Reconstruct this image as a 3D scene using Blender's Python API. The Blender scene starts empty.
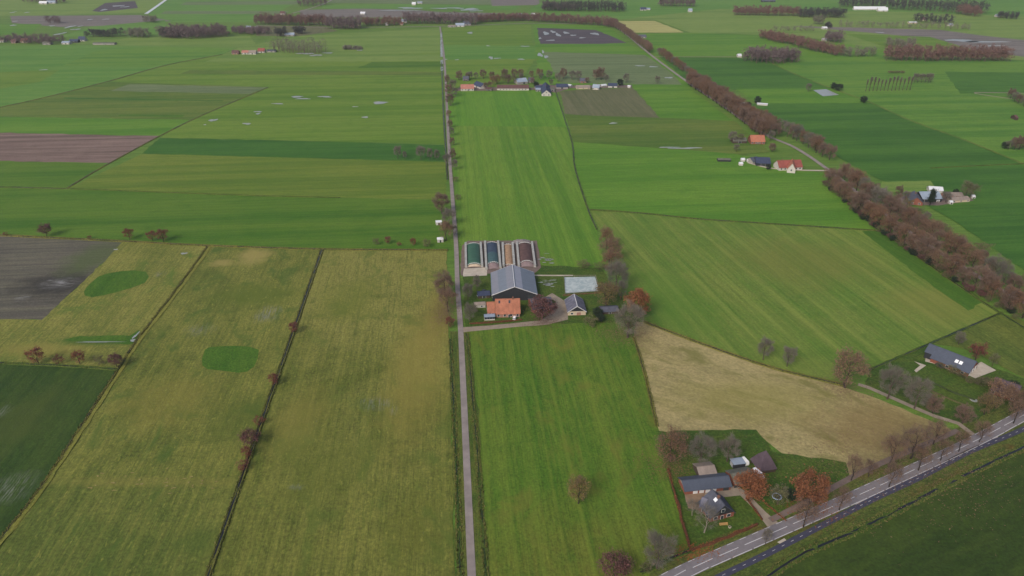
import bpy, bmesh, math, random
import numpy as np
from mathutils import Vector, Matrix
R = math.radians
rnd = random.Random(7)
SC = bpy.context.scene
COL = SC.collection

# ------------------------------------------------------------------ camera, sky, sun, exposure
FPX, YH, CAMH = 718.0, -90.0, 210.0           # focal length and horizon row in pixels, flying height in metres
PITCH = math.atan((288 - YH) / FPX)
cam = bpy.data.cameras.new('camera'); cam.sensor_width = 36; cam.lens = 36 * FPX / 1024
cam.clip_start = 1; cam.clip_end = 40000
co = bpy.data.objects.new('camera', cam); COL.objects.link(co)
co.location = (0, 0, CAMH); co.rotation_euler = (math.pi / 2 - PITCH, 0, 0)
SC.camera = co
SUN_EL, SUN_AZ = 38, 215                       # azimuth clockwise from +Y
w = bpy.data.worlds.new('World'); SC.world = w; w.use_nodes = True
nt = w.node_tree; bg = nt.nodes['Background']
sky = nt.nodes.new('ShaderNodeTexSky'); sky.sky_type = 'NISHITA'; sky.sun_disc = False
sky.sun_elevation = R(SUN_EL); sky.sun_rotation = R(SUN_AZ); sky.air_density = 1.0; sky.dust_density = 4.0; sky.ozone_density = 1.0
nt.links.new(sky.outputs[0], bg.inputs[0]); bg.inputs[1].default_value = 0.085
sl = bpy.data.lights.new('sun', 'SUN'); sl.energy = 1.5; sl.angle = R(24); sl.color = (1.0, 0.94, 0.86)
so = bpy.data.objects.new('sun', sl); COL.objects.link(so)
a = R(SUN_AZ); e = R(SUN_EL)
sdir = Vector((math.sin(a) * math.cos(e), math.cos(a) * math.cos(e), math.sin(e)))
so.rotation_euler = sdir.to_track_quat('Z', 'Y').to_euler(); so.location = sdir * 900
vs = SC.view_settings; vs.view_transform = 'Standard'; vs.look = 'None'; vs.gamma = 1; vs.use_curve_mapping = False
vs.exposure = 0.66
SC.cycles.max_bounces = 4; SC.cycles.diffuse_bounces = 2; SC.cycles.glossy_bounces = 2; SC.cycles.transmission_bounces = 2
SC.cycles.volume_bounces = 0; SC.cycles.transparent_max_bounces = 4

# ------------------------------------------------------------------ pixel -> place
CT, ST = math.cos(PITCH), math.sin(PITCH)
def P(x, y, z=0.0):
    """point where the line of sight through a pixel meets the level z"""
    u = (x - 512) / FPX; v = (y - 288) / FPX
    t = (CAMH - z) / (ST + v * CT)
    return Vector((u * t, (CT - v * ST) * t, z))
def heading(a, b):
    p, q = P(*a), P(*b); return math.atan2(q.y - p.y, q.x - p.x)
NS = heading((472, 576), (457, 250))           # the country lane's direction

# ------------------------------------------------------------------ materials
def S(r, g, b, k=1.0):
    f = lambda c: (c / 255 / 12.92 if c / 255 <= .04045 else ((c / 255 + .055) / 1.055) ** 2.4) * k
    return (f(r), f(g), f(b), 1)
class N:
    """small helper round a material's node tree"""
    def __init__(s, name):
        s.m = bpy.data.materials.new(name); s.m.use_nodes = True; s.t = s.m.node_tree
        s.b = s.t.nodes['Principled BSDF']; s.b.inputs['Specular IOR Level'].default_value = .25
        s.b.inputs['Roughness'].default_value = .85
    def n(s, kind, **kw):
        x = s.t.nodes.new('ShaderNode' + kind)
        for k, v in kw.items(): setattr(x, k, v)
        return x
    def l(s, o, i): s.t.links.new(o, i)
    def coord(s, rot=0.0, scale=(1, 1, 1), world=True):
        if world: c = s.n('NewGeometry').outputs['Position']
        else: c = s.n('TexCoord').outputs['Object']
        m = s.n('Mapping'); m.vector_type = 'TEXTURE' if False else 'POINT'
        r = s.n('VectorRotate', rotation_type='Z_AXIS'); r.inputs['Angle'].default_value = rot
        s.l(c, r.inputs['Vector']); s.l(r.outputs[0], m.inputs['Vector']); m.inputs['Scale'].default_value = scale
        return m.outputs[0]
    def noise(s, vec, scale=1.0, detail=4, rough=.55, dist=0.0):
        x = s.n('TexNoise'); x.inputs['Scale'].default_value = scale; x.inputs['Detail'].default_value = detail
        x.inputs['Roughness'].default_value = rough; x.inputs['Distortion'].default_value = dist
        s.l(vec, x.inputs['Vector']); return x.outputs['Fac']
    def ramp(s, f, lo, hi, a=0.0, b=1.0):
        x = s.n('MapRange'); x.inputs['From Min'].default_value = lo; x.inputs['From Max'].default_value = hi
        x.inputs['To Min'].default_value = a; x.inputs['To Max'].default_value = b
        s.l(f, x.inputs['Value']); return x.outputs[0]
    def mix(s, f, a, b, mode='MIX'):
        x = s.n('Mix', data_type='RGBA', blend_type=mode)
        for sock, v in ((x.inputs['Factor'], f), (x.inputs['A'], a), (x.inputs['B'], b)):
            if isinstance(v, (int, float)): sock.default_value = v
            elif isinstance(v, tuple): sock.default_value = v
            else: s.l(v, sock)
        return x.outputs['Result']
    def bump(s, f, strength, dist):
        x = s.n('Bump'); x.inputs['Strength'].default_value = strength; x.inputs['Distance'].default_value = dist
        s.l(f, x.inputs['Height']); s.l(x.outputs[0], s.b.inputs['Normal'])
    def out(s, c, rough=None):
        if isinstance(c, tuple): s.b.inputs['Base Color'].default_value = c
        else: s.l(c, s.b.inputs['Base Color'])
        if rough is not None:
            if isinstance(rough, (int, float)): s.b.inputs['Roughness'].default_value = rough
            else: s.l(rough, s.b.inputs['Roughness'])
        return s.m

def mulc(c, k): return (c[0] * k, c[1] * k, c[2] * k, 1)
FT = (1.04, 1.03, .66)
def field_mat(name, base, alt, rot, streak=2.5, long=60, amt=.5, patch=45, patchamt=.5, fine=.8, fineamt=.5, tram=0.0, tramw=.5, wet=0.0, spots=None, band=14, bandamt=.45, fleck=.25, ft=FT, grad=None, blobs=()):
    """farmland: bands and streaks along the working direction, larger patches, pale flecks and fine tufts"""
    n = N(name); tn = lambda c, k=1: (c[0] * ft[0] * k, c[1] * ft[1] * k, c[2] * ft[2] * k, 1)
    A, B = tn(base), tn(alt); D = (A[0] * .70, A[1] * .80, A[2] * .72, 1)
    iso = n.coord(0, (1, 1, 1))
    shift = n.n('VectorMath', operation='ADD'); n.l(iso, shift.inputs[0]); shift.inputs[1].default_value = (rnd.uniform(0, 900), rnd.uniform(0, 900), 0); iso = shift.outputs[0]
    def dirn(lo, wi): 
        m = n.n('Mapping'); r = n.n('VectorRotate', rotation_type='Z_AXIS'); r.inputs['Angle'].default_value = -rot
        n.l(iso, r.inputs['Vector']); n.l(r.outputs[0], m.inputs['Vector']); m.inputs['Scale'].default_value = (1 / lo, 1 / wi, 1); return m.outputs[0]
    fp = n.noise(iso, 1 / patch, 6, .6, .8); fp2 = n.noise(iso, 1 / (patch * .22), 4, .6, .5)
    fb = n.noise(dirn(band * 40, band), 1, 3, .6); fs = n.noise(dirn(long, streak), 1, 4, .65); fs2 = n.noise(dirn(long * .12, streak * .35), 1, 3, .7)
    f3 = n.noise(iso, 1 / fine, 3, .7)
    c = n.mix(n.ramp(fp, .36, .62, 0, patchamt), A, B)
    if grad:                                     # the sward itself changes along the field: (from y, to y, colour, amount)
        sx = n.n('SeparateXYZ'); n.l(n.n('NewGeometry').outputs['Position'], sx.inputs[0]); gs = n.n('Math', operation='MULTIPLY_ADD'); n.l(n.ramp(fp, .3, .7, -1, 1), gs.inputs[0]); gs.inputs[1].default_value = abs(grad[1] - grad[0]) * .5; n.l(sx.outputs['Y'], gs.inputs[2])
        c = n.mix(n.ramp(gs.outputs[0], grad[0], grad[1], 0, grad[3]), c, tn(grad[2]))
    c = n.mix(n.ramp(fb, .42, .60, 0, bandamt), c, B); c = n.mix(n.ramp(fb, .5, .36, 0, bandamt), c, D)
    c = n.mix(n.ramp(fs, .50, .66, 0, amt), c, B); c = n.mix(n.ramp(fs, .50, .34, 0, amt), c, D)
    c = n.mix(n.ramp(fp2, .52, .72, 0, patchamt * .8), c, D)
    def grey(f, a, b):
        v = n.ramp(f, .3, .7, a, b); k = n.n('CombineColor'); [n.l(v, i) for i in k.inputs]; return k.outputs[0]
    c = n.mix(1.0, c, grey(f3, 1 - fineamt * .6, 1 + fineamt * .6), 'MULTIPLY')
    c = n.mix(1.0, c, grey(fs2, 1 - fineamt * .45, 1 + fineamt * .45), 'MULTIPLY')
    if tram:
        wv = n.n('TexWave', wave_type='BANDS', bands_direction='Y'); wv.inputs['Scale'].default_value = math.pi * 2 / 20 / tram
        wv.inputs['Distortion'].default_value = 1.0; wv.inputs['Detail'].default_value = 1; wv.inputs['Detail Scale'].default_value = .15
        n.l(dirn(1, 1), wv.inputs['Vector'])
        g = n.n('Math', operation='MULTIPLY'); n.l(n.ramp(wv.outputs['Fac'], .84, .99), g.inputs[0]); n.l(n.ramp(n.noise(dirn(90, 12), 1, 3), .35, .6, 0, tramw), g.inputs[1])
        c = n.mix(g.outputs[0], c, tn(alt, 1.35))
    if spots:
        c = n.mix(n.ramp(n.noise(dirn(26, 15), 1, 5, .62, .7), .54, .68, 0, spots[1]), c, tn(spots[0]))
    for bx_, by_, bw_, bh_, bc_, ba_, bs_ in blobs:   # soft-edged patches of other growth or wet ground; streaky ones are painted water glints
        c0 = P(bx_, by_); rx = (P(bx_ + bw_ / 2, by_) - c0).x; ry = (P(bx_, by_ - bh_ / 2) - c0).y
        sb = n.n('VectorMath', operation='SUBTRACT'); n.l(n.n('NewGeometry').outputs['Position'], sb.inputs[0]); sb.inputs[1].default_value = (c0.x, c0.y, 0)
        dv = n.n('VectorMath', operation='MULTIPLY'); n.l(sb.outputs[0], dv.inputs[0]); dv.inputs[1].default_value = (1 / rx, 1 / ry, 0)
        le = n.n('VectorMath', operation='LENGTH'); n.l(dv.outputs[0], le.inputs[0]); ad = n.n('Math', operation='MULTIPLY_ADD'); n.l(n.noise(iso, 1 / max(3, min(rx, ry) * .8), 6, .68, .4), ad.inputs[0]); ad.inputs[1].default_value = 1.1 if bs_ else 1.7; n.l(le.outputs['Value'], ad.inputs[2])
        hw = .06 if ba_ > .85 else .45; k_ = n.ramp(ad.outputs[0], 1.55 if bs_ else 1.8 + hw, .7 if bs_ else 1.8 - hw, 0, ba_)
        if bs_:
            ml = n.n('Math', operation='MULTIPLY'); n.l(k_, ml.inputs[0]); n.l(n.ramp(n.noise(dirn(8, .8), 1, 4, .7), .45, .62), ml.inputs[1]); k_ = ml.outputs[0]
        c = n.mix(k_, c, (bc_[0], bc_[1], bc_[2] * (.9 if bs_ else .7), 1))
    if fleck:
        c = n.mix(n.ramp(n.noise(dirn(3.2, 1.5), 1, 3, .6), .60, .72, 0, fleck), c, tn(alt, 1.5))
    rough = .9
    if wet:
        wn = n.ramp(n.noise(dirn(26, 5), 1, 5, .62, .3), .72 - wet * .12, .80 - wet * .12, 0, .8)
        c = n.mix(wn, c, S(96, 98, 106)); rough = n.ramp(wn, 0, 1, .9, .25)
    n.bump(f3, .55, .35)
    return n.out(c, rough)

def plain(name, col, var=.15, scale=1.5, rough=.85, bump=0.0, spec=None, streak=None):
    n = N(name); f = n.noise(n.coord(0, streak or (1, 1, 1), world=False), scale, 4, .6)
    c = n.mix(n.ramp(f, .3, .7), mulc(col, 1 - var), mulc(col, 1 + var))
    if bump: n.bump(f, .4, bump)
    if spec is not None: n.b.inputs['Specular IOR Level'].default_value = spec
    return n.out(c, rough)

def roof_mat(name, col, pitch=.35, rough=.7, moss=0.0, weather=.35):
    """tile or sheet rows running along the ridge, with weathering"""
    n = N(name)
    wv = n.n('TexWave', wave_type='BANDS', bands_direction='X'); wv.inputs['Scale'].default_value = math.pi * 2 / 20 / pitch
    wv.inputs['Distortion'].default_value = .3; n.l(n.coord(0, (1, 1, 1), world=False), wv.inputs['Vector'])
    f = n.noise(n.coord(0, (1, .5, 1), world=False), .45, 5, .65); g = n.noise(n.coord(0, (1, 1, 1), world=False), 3.0, 3, .6)
    c = n.mix(n.ramp(f, .3, .7), mulc(col, 1 - weather), mulc(col, 1 + weather * .6))
    c = n.mix(n.ramp(g, .4, .75, 0, .35), c, mulc(col, .62))
    if moss: c = n.mix(n.ramp(n.noise(n.coord(0, (1, 1, 1), world=False), .9, 4), .5, .7, 0, moss), c, S(70, 78, 48))
    n.bump(wv.outputs['Fac'], .35, .06)
    return n.out(c, rough)

def leaf_mat(name, c1, c2, c3):
    n = N(name)
    at = n.n('Attribute', attribute_name='tint'); oi = n.n('ObjectInfo')
    c = n.mix(at.outputs['Fac'], c1, c2)
    c = n.mix(n.ramp(oi.outputs['Random'], 0, 1, 0, .55), c, c3)
    n.b.inputs['Subsurface Weight'].default_value = 0
    return n.out(c, .8)

def water_mat(name, col, rough=.06):
    n = N(name); n.b.inputs['Specular IOR Level'].default_value = .6
    f = n.noise(n.coord(0, (1, 1, 1)), .8, 3); n.bump(f, .06, .1)
    return n.out(n.mix(f, mulc(col, .8), mulc(col, 1.2)), rough)

# ------------------------------------------------------------------ objects
def mesh_obj(name, verts, faces, mat, parent=None, mats=None, fmat=None, smooth=False, tint=None):
    me = bpy.data.meshes.new(name); me.from_pydata(verts, [], faces)
    for m in (mats or [mat]): me.materials.append(m)
    if fmat is not None: me.polygons.foreach_set('material_index', np.asarray(fmat, dtype=np.int32))
    if smooth: me.polygons.foreach_set('use_smooth', np.ones(len(me.polygons), dtype=bool))
    if tint is not None:
        at = me.attributes.new('tint', 'FLOAT', 'FACE'); at.data.foreach_set('value', np.asarray(tint, dtype=np.float32))
    me.update()
    o = bpy.data.objects.new(name, me); COL.objects.link(o)
    if parent: o.parent = parent
    return o
def tag(o, label, cat=None, group=None, kind=None):
    o['label'] = label
    if cat: o['category'] = cat
    if group: o['group'] = group
    if kind: o['kind'] = kind
    return o
def thing(name, label, cat, loc, rz=0.0, group=None):
    o = bpy.data.objects.new(name, None); o.empty_display_size = .5; COL.objects.link(o)
    o.location = loc; o.rotation_euler = (0, 0, rz)
    return tag(o, label, cat, group)
class MB:
    """collects simple solids for one mesh"""
    def __init__(s): s.v = []; s.f = []; s.mi = []
    def add(s, v, f, mi=0):
        b = len(s.v); s.v += [tuple(p) for p in v]; s.f += [tuple(i + b for i in q) for q in f]; s.mi += [mi] * len(f); return s
    def box(s, x0, x1, y0, y1, z0, z1, mi=0, M=None):
        v = [Vector(p) for p in ((x0, y0, z0), (x1, y0, z0), (x1, y1, z0), (x0, y1, z0), (x0, y0, z1), (x1, y0, z1), (x1, y1, z1), (x0, y1, z1))]
        if M: v = [M @ p for p in v]
        return s.add(v, [(3, 2, 1, 0), (4, 5, 6, 7), (0, 1, 5, 4), (1, 2, 6, 5), (2, 3, 7, 6), (3, 0, 4, 7)], mi)
    def tube(s, pts, rad, n=5, mi=0, cap=True):
        pts = [Vector(p) for p in pts]; rings = []
        for i, p in enumerate(pts):
            d = (pts[min(i + 1, len(pts) - 1)] - pts[max(i - 1, 0)]); d = d.normalized() if d.length else Vector((0, 0, 1))
            x = d.orthogonal().normalized(); y = d.cross(x)
            rings += [p + (x * math.cos(2 * math.pi * k / n) + y * math.sin(2 * math.pi * k / n)) * rad[i] for k in range(n)]
        f = [(i * n + k, i * n + (k + 1) % n, (i + 1) * n + (k + 1) % n, (i + 1) * n + k) for i in range(len(pts) - 1) for k in range(n)]
        if cap: f += [tuple(range(n))[::-1], tuple((len(pts) - 1) * n + k for k in range(n))]
        return s.add(rings, f, mi)
    def build(s, name, mat, parent=None, mats=None, smooth=False): return mesh_obj(name, s.v, s.f, mat, parent, mats, s.mi, smooth)

# ------------------------------------------------------------------ ground, fields
ZL = [0.02]
def nextz(): ZL[0] += .0045; return ZL[0]
def rough_loop(pts, step=5.0, jit=.7, closed=True):
    out = []; n = len(pts)
    for i in range(n if closed else n - 1):
        p, q = pts[i], pts[(i + 1) % n]; d = (q - p).length
        far = max(1.0, p.length / 500); k = min(120, max(1, int(d / (step * far))))
        nrm = Vector((-(q - p).y, (q - p).x, 0)).normalized()
        for j in range(k):
            out.append(p.lerp(q, j / k) + (nrm * rnd.gauss(0, jit * .6 * min(far, 2)) if j else Vector((0, 0, 0))))
    if not closed: out.append(pts[-1])
    return out
def field(name, px, mat, label, cat='field', jit=.7, kind='structure', z=None):
    z = nextz() if z is None else z
    pts = rough_loop([P(x, y) for x, y in px], jit=jit)
    area = sum(p.x * q.y - q.x * p.y for p, q in zip(pts, pts[1:] + pts[:1]))
    if area < 0: pts = pts[::-1]
    o = mesh_obj(name, [(p.x, p.y, z) for p in pts], [tuple(range(len(pts)))], mat)
    return tag(o, label, cat, kind=kind)
def smooth_line(pts, step=6.0):
    out = []; n = len(pts)
    for i in range(n - 1):
        p0, p1, p2, p3 = pts[max(i - 1, 0)], pts[i], pts[i + 1], pts[min(i + 2, n - 1)]
        k = max(1, int((p2 - p1).length / step))
        for j in range(k):
            t = j / k
            out.append(.5 * ((2 * p1) + (p2 - p0) * t + (2 * p0 - 5 * p1 + 4 * p2 - p3) * t * t + (3 * p1 - p0 - 3 * p2 + p3) * t ** 3))
    out.append(pts[-1]); return out
def ribbon(name, line, prof, mat, parent=None, mats=None, pm=None, jit=0.0, smooth=False):
    """sweep a profile [(offset, height), ...] along a ground line"""
    v = []; f = []; mi = []; m = len(prof)
    for i, p in enumerate(line):
        d = (line[min(i + 1, len(line) - 1)] - line[max(i - 1, 0)]); d.z = 0; d.normalize(); nr = Vector((-d.y, d.x, 0))
        for o, z in prof:
            oo = o + (rnd.gauss(0, jit) if jit else 0); zz = z + (rnd.gauss(0, jit * .25) if jit else 0)
            v.append((p.x + nr.x * oo, p.y + nr.y * oo, max(.02, zz)))
    for i in range(len(line) - 1):
        for k in range(m - 1):
            f.append((i * m + k + 1, i * m + k, (i + 1) * m + k, (i + 1) * m + k + 1)); mi.append(pm[k] if pm else 0)
    return mesh_obj(name, v, f, mat, parent, mats, mi, smooth)
def line_px(px, step=6.0): return smooth_line([P(x, y) for x, y in px], step)
def along(line, spacing, start=0.0):
    """points and directions every `spacing` metres"""
    out = []; acc = start
    for p, q in zip(line, line[1:]):
        d = (q - p).length
        while acc <= d and d > 0:
            out.append((p.lerp(q, acc / d), (q - p).normalized()))
            acc += spacing
        acc -= d
    return out
EW = NS - math.pi / 2
DG = heading((780, 290), (850, 348))            # working direction of the striped field
M = {}
M['base'] = field_mat('grassland', S(78, 110, 48), S(92, 116, 58), EW, 8, 200, .4, 160, .6)
def fm(key, base, alt, rot, **k):
    if key.startswith(('soil', 'wet', 'tan', 'straw', 'stubble', 'grey')): k['ft'] = (1.0, .98, .88)
    if key.startswith('olive'): k['ft'] = (1.06, 1.12, .82)
    M[key] = field_mat(key, S(*base), S(*alt), rot, **k); return M[key]
# the ground: one sheet to the horizon
tag(mesh_obj('ground', [(-9000, -3000, 0), (9000, -3000, 0), (9000, 14000, 0), (-9000, 14000, 0)], [(0, 1, 2, 3)], M['base']),
    'flat green grassland reaching past the farthest fields', 'ground', kind='structure')
OLIVE = dict(streak=1.6, long=45, amt=.5, patch=55, patchamt=.8, fine=1.3, fineamt=.55, band=9, bandamt=.2, fleck=.5)
fm('olive_a', (80, 85, 36), (108, 106, 55), NS, blobs=[(375, 404, 44, 16, S(120, 122, 122), .7, 1), (394, 411, 12, 12, S(120, 122, 122), .7, 1), (296, 487, 20, 8, S(120, 122, 122), .7, 1), (436, 318, 28, 60, S(112, 94, 56), .35, 0), (425, 388, 26, 10, S(78, 96, 36), .7, 0), (350, 300, 60, 40, S(90, 100, 40), .5, 0), (418, 370, 56, 110, S(128, 118, 66), .6, 0), (300, 420, 50, 60, S(120, 114, 62), .5, 0), (330, 470, 90, 60, S(80, 90, 36), .45, 0), (410, 530, 60, 60, S(86, 90, 36), .4, 0)], grad=(P(400, 450).y, P(400, 285).y, S(124, 117, 70), .7), wet=.1, tram=9, tramw=.2, spots=(S(74, 88, 36), .7), **OLIVE)
fm('olive_b', (81, 87, 38), (110, 108, 56), NS, blobs=[(170, 400, 90, 50, S(116, 110, 58), .5, 0), (240, 420, 60, 40, S(72, 86, 34), .5, 0), (255, 295, 80, 22, S(80, 94, 36), .75, 0), (254, 256, 30, 16, S(142, 130, 88), .75, 0), (222, 263, 22, 7, S(142, 130, 88), .7, 0), (268, 314, 30, 20, S(120, 122, 122), .75, 1), (200, 330, 40, 16, S(120, 122, 122), .4, 1), (150, 482, 200, 10, S(128, 120, 70), .32, 0), (196, 540, 40, 30, S(64, 84, 34), .5, 0)], grad=(P(100, 455).y, P(100, 520).y, S(70, 82, 36), .9), tram=14, tramw=.15, spots=(S(66, 84, 34), .85), **OLIVE)
fm('olive_c', (92, 96, 45), (120, 115, 64), heading((78, 432), (209, 246)), blobs=[(100, 341, 80, 9, S(52, 85, 26), .8, 0), (160, 274, 14, 8, S(120, 122, 122), .5, 1), (40, 350, 90, 12, S(132, 122, 70), .5, 0)], spots=(S(72, 94, 38), .7), **OLIVE)
fm('olive_d', (70, 84, 36), (94, 98, 48), DG, **OLIVE)
LUSH = dict(streak=3, long=160, amt=.4, patch=90, patchamt=.5, fine=1.3, fineamt=.3, band=24, bandamt=.6, fleck=.12)
fm('lush_a', (60, 98, 26), (84, 110, 42), EW, **LUSH)
fm('lush_b', (84, 108, 40), (104, 116, 54), EW, **LUSH)
fm('lush_dark', (46, 88, 32), (58, 98, 38), EW, **LUSH)
fm('lush_c', (82, 114, 38), (100, 122, 56), EW, **LUSH)
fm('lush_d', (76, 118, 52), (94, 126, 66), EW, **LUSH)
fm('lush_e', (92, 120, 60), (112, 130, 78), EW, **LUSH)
fm('lush_f', (78, 116, 40), (98, 124, 52), NS, tram=16, tramw=.2, **LUSH)
fm('lush_g', (74, 118, 38), (90, 126, 46), NS, tram=16, tramw=.2, **LUSH)
fm('lush_h', (74, 116, 38), (92, 124, 50), EW, **LUSH)
fm('moss', (72, 100, 40), (98, 110, 58), EW, **LUSH)
fm('striped', (80, 110, 46), (108, 118, 66), DG, blobs=[(800, 262, 130, 40, S(108, 106, 58), .45, 0), (930, 305, 90, 40, S(116, 116, 64), .5, 0), (660, 300, 90, 60, S(78, 112, 42), .5, 0)], streak=2.6, long=200, amt=.4, patch=80, patchamt=.6, fine=1.2, fineamt=.35, tram=19, tramw=.35, band=12, bandamt=.3, fleck=.2)
fm('lane_green', (62, 96, 34), (78, 106, 42), DG, **LUSH)
fm('straw', (141, 129, 91), (154, 143, 104), heading((645, 330), (850, 392)), streak=6, long=30, amt=.4, patch=45, patchamt=.7, fine=1.4, fineamt=.35, band=20, bandamt=.3, spots=(S(104, 104, 56), .8), blobs=[(880, 430, 130, 50, S(112, 94, 66), .6, 0), (750, 400, 140, 40, S(122, 118, 68), .5, 0)])
fm('front_green', (62, 96, 28), (90, 108, 44), NS, grad=(P(570, 490).y, P(570, 575).y, S(98, 96, 46), .75), band=7, bandamt=.4, streak=1.6, long=70, amt=.4, patch=60, patchamt=.7, fine=1.0, fineamt=.5, tram=9, tramw=.35, spots=(S(106, 104, 52), .5))
fm('dark_green', (44, 62, 24), (58, 74, 32), heading((868, 491), (968, 445)), streak=6, long=40, amt=.4, patch=30, patchamt=.5, fine=1.1, fineamt=.45, fleck=.06)
fm('dark_left', (36, 62, 22), (58, 76, 32), heading((78, 432), (209, 246)), blobs=[(14, 488, 54, 40, S(120, 122, 122), .7, 1), (3, 412, 16, 18, S(120, 122, 122), .7, 1), (20, 420, 60, 60, S(64, 76, 34), .6, 0)], streak=3, long=60, amt=.5, patch=35, patchamt=.5, fine=1.1, fineamt=.45)
fm('east_green', (50, 90, 32), (68, 106, 42), EW, **LUSH)
fm('east_mid', (70, 112, 44), (96, 126, 56), EW, **LUSH)
fm('garden', (50, 78, 28), (76, 88, 40), EW, streak=4, long=8, amt=.4, patch=10, patchamt=.6, fine=.9, fineamt=.6)
fm('bright_patch', (54, 90, 26), (70, 98, 34), NS, streak=3, long=10, amt=.4, patch=8, patchamt=.5, fine=.9, fineamt=.5)
SOIL = dict(streak=3.5, long=300, amt=.8, band=9, bandamt=.6, patch=50, patchamt=.5, fine=1.2, fineamt=.4)
fm('soil_left', (84, 79, 77), (96, 94, 82), EW, blobs=[(56, 284, 72, 26, S(44, 42, 48), .8, 0), (60, 283, 46, 14, S(160, 160, 168), .65, 1), (22, 298, 20, 8, S(150, 150, 158), .5, 1), (95, 258, 50, 30, S(66, 84, 44), .6, 0)], **SOIL)
fm('soil_purple', (98, 80, 78), (124, 106, 102), EW, tram=16, tramw=.5, **SOIL)
fm('soil_dark', (70, 64, 76), (86, 78, 86), EW, **SOIL)
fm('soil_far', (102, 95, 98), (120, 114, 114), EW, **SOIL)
fm('stubble', (88, 92, 64), (102, 102, 78), NS, **{**SOIL, 'amt': .4, 'bandamt': .3})
fm('grey_crop', (92, 108, 74), (104, 118, 84), EW, **SOIL)
fm('tan', (172, 166, 112), (140, 140, 88), EW, **SOIL)
fm('tan_bare', (126, 116, 72), (142, 130, 88), NS, **OLIVE)
fm('wet_soil', (58, 56, 60), (70, 66, 68), EW, wet=.9, **SOIL)
fm('verge', (56, 80, 32), (92, 94, 50), NS, streak=.8, long=14, amt=.6, patch=12, patchamt=.6, fine=.6, fineamt=.7)
fm('rough', (62, 78, 38), (86, 90, 50), heading((868, 491), (968, 445)), streak=1.2, long=14, amt=.6, patch=9, patchamt=.7, fine=.8, fineamt=.8, spots=(S(92, 62, 40), .6))

F = field
# ---- far plain, top of the picture
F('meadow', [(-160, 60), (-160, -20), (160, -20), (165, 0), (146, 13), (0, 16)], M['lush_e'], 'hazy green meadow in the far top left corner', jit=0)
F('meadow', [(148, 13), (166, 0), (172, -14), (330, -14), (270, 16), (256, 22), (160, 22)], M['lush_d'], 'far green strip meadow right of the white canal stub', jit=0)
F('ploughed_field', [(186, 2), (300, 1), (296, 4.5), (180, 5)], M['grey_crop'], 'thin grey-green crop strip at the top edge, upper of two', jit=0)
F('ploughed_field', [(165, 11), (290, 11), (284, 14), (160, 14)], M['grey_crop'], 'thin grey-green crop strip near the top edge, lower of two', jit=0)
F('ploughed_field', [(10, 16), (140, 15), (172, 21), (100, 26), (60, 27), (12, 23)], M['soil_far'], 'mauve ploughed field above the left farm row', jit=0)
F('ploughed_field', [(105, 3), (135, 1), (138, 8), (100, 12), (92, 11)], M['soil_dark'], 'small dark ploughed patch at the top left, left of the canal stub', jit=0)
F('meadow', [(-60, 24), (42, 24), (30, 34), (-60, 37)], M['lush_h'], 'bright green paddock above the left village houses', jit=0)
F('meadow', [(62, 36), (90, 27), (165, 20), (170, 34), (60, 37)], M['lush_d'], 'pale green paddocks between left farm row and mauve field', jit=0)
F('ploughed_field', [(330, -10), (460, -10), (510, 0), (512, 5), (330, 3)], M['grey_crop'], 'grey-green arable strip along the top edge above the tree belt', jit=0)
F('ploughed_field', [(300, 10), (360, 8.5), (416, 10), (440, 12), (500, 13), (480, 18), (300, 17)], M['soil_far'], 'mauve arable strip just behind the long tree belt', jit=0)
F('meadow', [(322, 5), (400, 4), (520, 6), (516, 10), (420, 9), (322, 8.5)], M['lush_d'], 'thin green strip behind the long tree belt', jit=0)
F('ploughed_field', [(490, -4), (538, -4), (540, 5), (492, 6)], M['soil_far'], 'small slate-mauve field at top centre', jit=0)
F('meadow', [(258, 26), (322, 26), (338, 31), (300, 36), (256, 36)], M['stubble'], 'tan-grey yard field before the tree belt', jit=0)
# ---- left half
F('meadow', [(-160, 49), (0, 46), (70, 45), (130, 46), (238, 47), (222, 54), (165, 65), (110, 80), (55, 95), (0, 107), (-160, 140)], M['lush_d'], 'broad green meadow below the left farm row')
F('meadow', [(60, 43), (130, 38), (250, 36), (256, 44), (240, 48), (130, 46)], M['lush_e'], 'pale yellow-green strip in front of the dark wood')
F('meadow', [(240, 47), (300, 36), (440, 28), (442, 56), (300, 57), (222, 55)], M['lush_e'], 'pale green meadow before the long tree belt, left of the lane')
F('meadow', [(222, 55), (300, 56), (443, 53), (444, 144), (160, 138), (190, 121), (268, 87), (110, 82), (165, 66)], M['lush_c'], 'wide bright meadow with white puddles left of the lane')
F('meadow', [(-160, 140), (0, 108), (110, 82), (268, 87), (190, 121), (0, 120), (-160, 150)], M['moss'], 'pale striped meadow above the mauve ploughed strip')
F('meadow', [(-160, 116), (20, 117), (190, 120), (160, 137), (0, 134), (-160, 134)], M['lush_h'], 'narrow bright green strip above the mauve ploughed strip')
F('meadow', [(222, 55.5), (443, 54.5), (443, 61), (205, 62)], M['lush_e'], 'pale strip at the top of the wide bright meadow')
F('meadow', [(372, 62), (443, 61.5), (443, 68.5), (357, 68.5)], M['lush_a'], 'deeper green strip beside the lane in the wide bright meadow')
F('meadow', [(190, 70), (350, 71), (443, 72), (443, 75.5), (300, 75), (180, 74)], M['moss'], 'thin mossy strip across the wide bright meadow')
F('meadow', [(62, 66), (96, 51), (150, 47), (236, 48), (214, 55), (150, 67)], M['east_mid'], 'deeper green strip under the dark wood')
F('meadow', [(-160, 92), (0, 72), (60, 70), (40, 82), (-20, 92), (-160, 108)], M['lush_c'], 'yellow-green strip at the left edge of the broad meadow')
F('meadow', [(64, 97.5), (224, 100.5), (222, 101.4), (64, 98.8)], M['east_green'], 'dark hairline strip in the pale striped meadow')
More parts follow.
